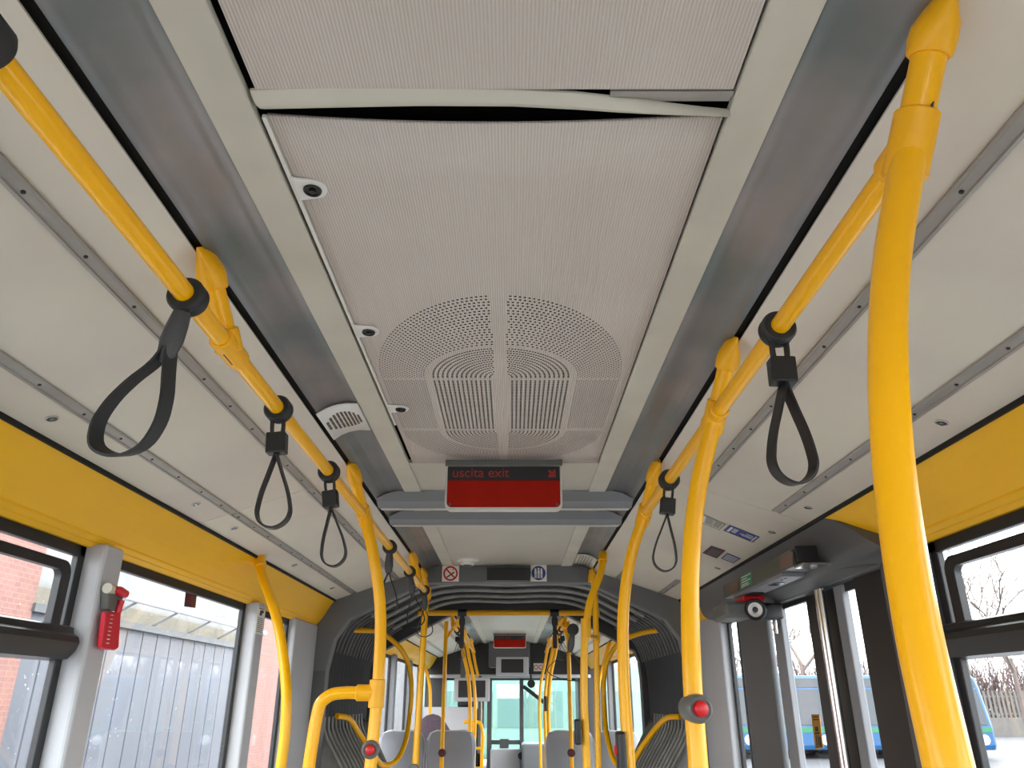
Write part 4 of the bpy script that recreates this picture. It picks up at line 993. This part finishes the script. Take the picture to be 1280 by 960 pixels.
def bus(x, y, label, blue=M_BB):
    t = thing('parked_bus', (x, y, G), label, 'bus', 'buses parked in a row')
    w, h, L = 1.25, 2.72, 11.5
    R = []
    for z, yy, ww in ((.3, .05, .98), (.45, 0, 1), (.95, 0, 1), (1.15, .03, 1), (2.3, .28, .98), (2.6, .36, .96), (2.72, .5, .92)):
        R.append([(x - w * ww, y + yy + .12, G + z), (x - w * ww * .9, y + yy, G + z), (x + w * ww * .9, y + yy, G + z), (x + w * ww, y + yy + .12, G + z), (x + w * ww, y + L, G + z), (x - w * ww, y + L, G + z)])
    MB().rings(R).build('body', blue, t, bevel=.03)
    def fr(u, z): return (x + u * w * .9, y - .012 + (.03 + (z - 1.15) * .217 if z > 1.15 else .0), G + z)
    MB().prism([fr(-.93, 1.1), fr(.93, 1.1), fr(.9, 2.25), fr(-.9, 2.25)], (0, -.01, 0)).build('windscreen', M_BD, t)
    MB().prism([fr(-.9, 2.32), fr(.9, 2.32), fr(.88, 2.62), fr(-.88, 2.62)], (0, -.01, 0)).build('destination_display', M_BD, t)
    MB().box(x - w * .9, x + w * .9, y - .014, y, G + .86, G + 1.02).build('green_band', M_BG, t)
    for s in (-1, 1):
        MB().lathe((x + s * .82, y + .0, G + .62), (0, -1, 0), [(0, .17), (.02, .16), (.04, .1)], 20).build('headlight', M_BW, t, smooth=True)
        MB().prism([(x + s * w * 1.01, y + .6, G + 1.15), (x + s * w * 1.01, y + L - .4, G + 1.15), (x + s * w * .99, y + L - .4, G + 2.3), (x + s * w * .99, y + .7, G + 2.3)], (s * .01, 0, 0)).build('side_windows', M_BD, t)
        MB().disc((x + s * w * .66, y + 2.6, G + .48), (s, 0, 0), .48, .42, 24).build('wheel', M_INK, t)
for i, (u, lab) in enumerate(((905, 'light blue bus parked outside, seen through the narrow right window'), (1000, 'light blue bus outside with green band, seen through the right door glass'), (1098, 'light blue bus outside, mostly hidden by black door frame'), (1197, 'light blue bus outside beside the thick yellow pole'))):
    bus(PY(u, 900, 28.8)[0], 28.8, lab)
def sidebus(x, y, label):
    t = thing('parked_bus', (x, y, G), label, 'bus')
    MB().box(x - 3.4, x + 3.4, y, y + 2.5, G + .3, G + 2.95).build('body', M_MINT, t, bevel=.15, seg=3)
    for k in range(3):
        MB().box(x - 3.1 + k * 2.1, x - 3.1 + k * 2.1 + 1.95, y - .02, y, G + 1.15, G + 2.15).build('window', mat('mint_bus_window', (96, 118, 116), .2), t)
    for xx in (x - 2.2, x + 2.2): MB().disc((xx, y - .02, G + .48), (0, 1, 0), .48, .3, 24).build('wheel', M_INK, t)
sidebus(.6, 24.5, 'pale mint bus parked crosswise ahead, seen through the windscreen')
# fence, low wall, thicket, bare trees on the right
M_CONC = mat('pale_concrete', (112, 108, 104), .8, vary=.15, vscale=2)
M_BRK = mat('bare_bark', (112, 100, 94), .9, vary=.2, vscale=8)
M_TWIG = mat('reddish_twigs', (92, 76, 74), .9)
lw = MB().box(2, 58, 46, 46.4, G, G + .95).build('low_wall', M_CONC, None); tag(lw, 'low pale stone wall behind the parked buses', 'wall')
fc = thing('picket_fence', (30, 46.2, G + .95), 'pale picket fence on top of the low wall', 'fence')
mb = MB()
for k in range(220): mb.box(4 + k * .25, 4.12 + k * .25, 46.15, 46.2, G + .95, G + 2.35)
mb.build('picket', M_CONC, fc); MB().box(2, 59, 46.2, 46.25, G + 1.1, G + 1.2).box(2, 59, 46.2, 46.25, G + 2.0, G + 2.1).build('fence_rail', M_CONC, fc)
mb = MB()
for k in range(15000):
    x = random.uniform(6, 48); y = random.uniform(50, 55); z = G; hgt = random.uniform(2.5, 5.8)
    z0 = random.uniform(0, hgt * .75); a = random.uniform(-.7, .7); b = random.uniform(-.4, .4); l = random.uniform(.8, 2.0)
    p = Vector((x, y, G + z0)); q = p + Vector((math.sin(a), b, math.cos(a))) * l; w_ = .028
    mb.add([p + Vector((-w_, 0, 0)), p + Vector((w_, 0, 0)), q, p + Vector((0, w_ * 1.5, 0))], [(0, 1, 2), (1, 3, 2), (3, 0, 2)])
th = mb.build('thicket', M_TWIG, None); tag(th, 'reddish brown leafless thicket behind the picket fence', 'bushes', kind='stuff')
def tree(x, y, h, seed, label):
    rnd = random.Random(seed); mb = MB()
    def br(p, d, l, r, dep):
        q = p + d * l; m_ = p + d * l * .5 + Vector((rnd.uniform(-1, 1), rnd.uniform(-1, 1), 0)) * l * .05
        mb.tube([p, m_, q], [r, r * .85, r * .68], 5 if dep > 1 else 4, False)
        if dep == 0: return
        for k in range(rnd.choice((2, 3, 3)) if dep > 1 else 3):
            nd = (d + Vector((rnd.uniform(-1, 1), rnd.uniform(-1, 1), rnd.uniform(-.2, .7))) * .75).normalized()
            st = p + (q - p) * rnd.uniform(.55, 1); br(st, nd, l * rnd.uniform(.6, .82), r * .6, dep - 1)
    br(Vector((x, y, G)), Vector((rnd.uniform(-.05, .05), 0, 1)), h * .3, h * .011 + .02, 7)
    o = mb.build('bare_tree', M_BRK, None, loc=(x, y, G)); tag(o, label, 'tree', 'bare trees beyond the fence')
for i, (u, Y, h, lab) in enumerate(((1215, 40, 13, 'tall bare tree seen through the right window vent, left one'), (1272, 42, 13, 'bare tree at the right edge behind the vent pane'), (1160, 44, 12, 'bare tree mostly behind the thick yellow pole'),
                                    (1062, 44, 11, 'bare tree seen above the door frames'), (1003, 42, 12, 'bare tree seen through the right door glass'), (968, 46, 10, 'bare tree seen through the slim door pane'), (925, 44, 10, 'bare tree seen through narrow right window'), (1330, 44, 13, 'bare tree just beyond the right edge'))):
    tree(PY(u, 860, Y)[0], Y, h, 11 + i, lab)
# depot building on the left
bd = thing('depot_building', (-6.2, 13, G), 'depot building on the left with grey corrugated doors and salmon brick', 'building')
mb = MB(); XB = -6.0
pr = []; y = 9.7; k = 0
R0, R1 = [], []
while y < 18.0:
    for dy, dx in ((0, 0), (.50, 0), (.51, -.03), (.53, -.03), (.54, 0)):
        R0.append((XB + dx, y + dy, G)); R1.append((XB + dx, y + dy, 1.0))
    y += .54
MB().rings([R0, R1], False, False).build('corrugated_door', mat('corrugated_grey', (92, 94, 102), .5, vary=.1, vscale=1), bd)
def brick(name):
    m = bpy.data.materials.new(name); m.use_nodes = True; nt = m.node_tree; b = nt.nodes['Principled BSDF']; b.inputs['Roughness'].default_value = .9
    tc = nt.nodes.new('ShaderNodeTexCoord'); mp = nt.nodes.new('ShaderNodeMapping'); mp.inputs['Rotation'].default_value = (0, PI / 2, 0)
    sx = nt.nodes.new('ShaderNodeSeparateXYZ'); cb_ = nt.nodes.new('ShaderNodeCombineXYZ')
    nt.links.new(tc.outputs['Object'], sx.inputs[0]); nt.links.new(sx.outputs['Y'], cb_.inputs[0]); nt.links.new(sx.outputs['Z'], cb_.inputs[1])
    bt = nt.nodes.new('ShaderNodeTexBrick'); bt.inputs['Scale'].default_value = 4; bt.inputs['Color1'].default_value = lin((142, 104, 96)); bt.inputs['Color2'].default_value = lin((132, 96, 88)); bt.inputs['Mortar'].default_value = lin((146, 122, 114)); bt.inputs['Mortar Size'].default_value = .015
    nt.links.new(cb_.outputs[0], bt.inputs['Vector']); nt.links.new(bt.outputs['Color'], b.inputs['Base Color']); return m
M_BRICK = brick('salmon_brick')
MB().box(XB - .3, XB + .06, 2, 9.72, G, 2.1).build('brick_wall', M_BRICK, bd)
MB().box(XB - .3, XB + .02, 18.0, 26, G, 1.8).build('brick_wall', M_BRICK, bd)
MB().box(XB - .5, XB, 26, 80, G, 2.6).build('far_wall', mat('far_grey_wall', (98, 98, 100), .8, vary=.3, vscale=.6), bd)
MB().box(XB - .3, XB, 9.7, 18.0, 1.08, 1.32).build('stained_fascia', mat('stained_fascia', (128, 122, 108), .8, vary=.25, vscale=3), bd)
MB().box(XB - .1, XB + .1, 9.7, 18.0, 1.0, 1.10).build('door_track', M_DGREY, bd)
MB().tube([(XB + .4, 9.7, 1.37), (XB + .4, 18, 1.37)], .05, 12).build('gutter', M_LGREY, bd, smooth=True)
for k in range(6):
    y = 10.2 + k * 1.5; MB().tube([(XB, y, 1.12), (XB + .4, y, 1.34)], .02, 8).build('gutter_bracket', M_MGREY, bd)
MB().box(XB - .3, XB - .02, 9.7, 18, 1.32, 3.4).build('upper_wall', mat('weathered_white_wall', (142, 142, 140), .8, vary=.2, vscale=2), bd)

# ============================================================ LIGHT, CAMERA, VIEW
w = bpy.data.worlds.new('overcast_sky'); sc.world = w; w.use_nodes = True
nt = w.node_tree; bg = nt.nodes['Background']
tc = nt.nodes.new('ShaderNodeTexCoord'); nz = nt.nodes.new('ShaderNodeTexNoise'); nz.inputs['Scale'].default_value = 2.0
rp_ = nt.nodes.new('ShaderNodeValToRGB'); rp_.color_ramp.elements[0].color = (.92, .94, .96, 1); rp_.color_ramp.elements[1].color = (1.0, 1.0, 1.0, 1)
nt.links.new(tc.outputs['Generated'], nz.inputs['Vector']); nt.links.new(nz.outputs['Fac'], rp_.inputs['Fac']); nt.links.new(rp_.outputs['Color'], bg.inputs['Color'])
bg.inputs['Strength'].default_value = 1.0

cam = bpy.data.cameras.new('camera'); co = bpy.data.objects.new('camera', cam); COL.objects.link(co)
cam.sensor_width = 36; cam.sensor_fit = 'HORIZONTAL'; cam.lens = 36 * F / 1280; cam.clip_start = .02; cam.clip_end = 300
co.location = (CX, 0, H); co.rotation_euler = (PI / 2 + PITCH, 0, 0)
sc.camera = co
for o in bpy.data.objects:
    if '_o' in o: del o['_o']
vs = sc.view_settings; vs.view_transform = 'Standard'; vs.look = 'None'; vs.gamma = 1; vs.use_curve_mapping = False; vs.exposure = 3.1
cy = sc.cycles; cy.use_denoising = True; cy.max_bounces = 10; cy.diffuse_bounces = 6; cy.glossy_bounces = 4; cy.transparent_max_bounces = 24
cy.caustics_reflective = False; cy.caustics_refractive = False; cy.sample_clamp_indirect = 6
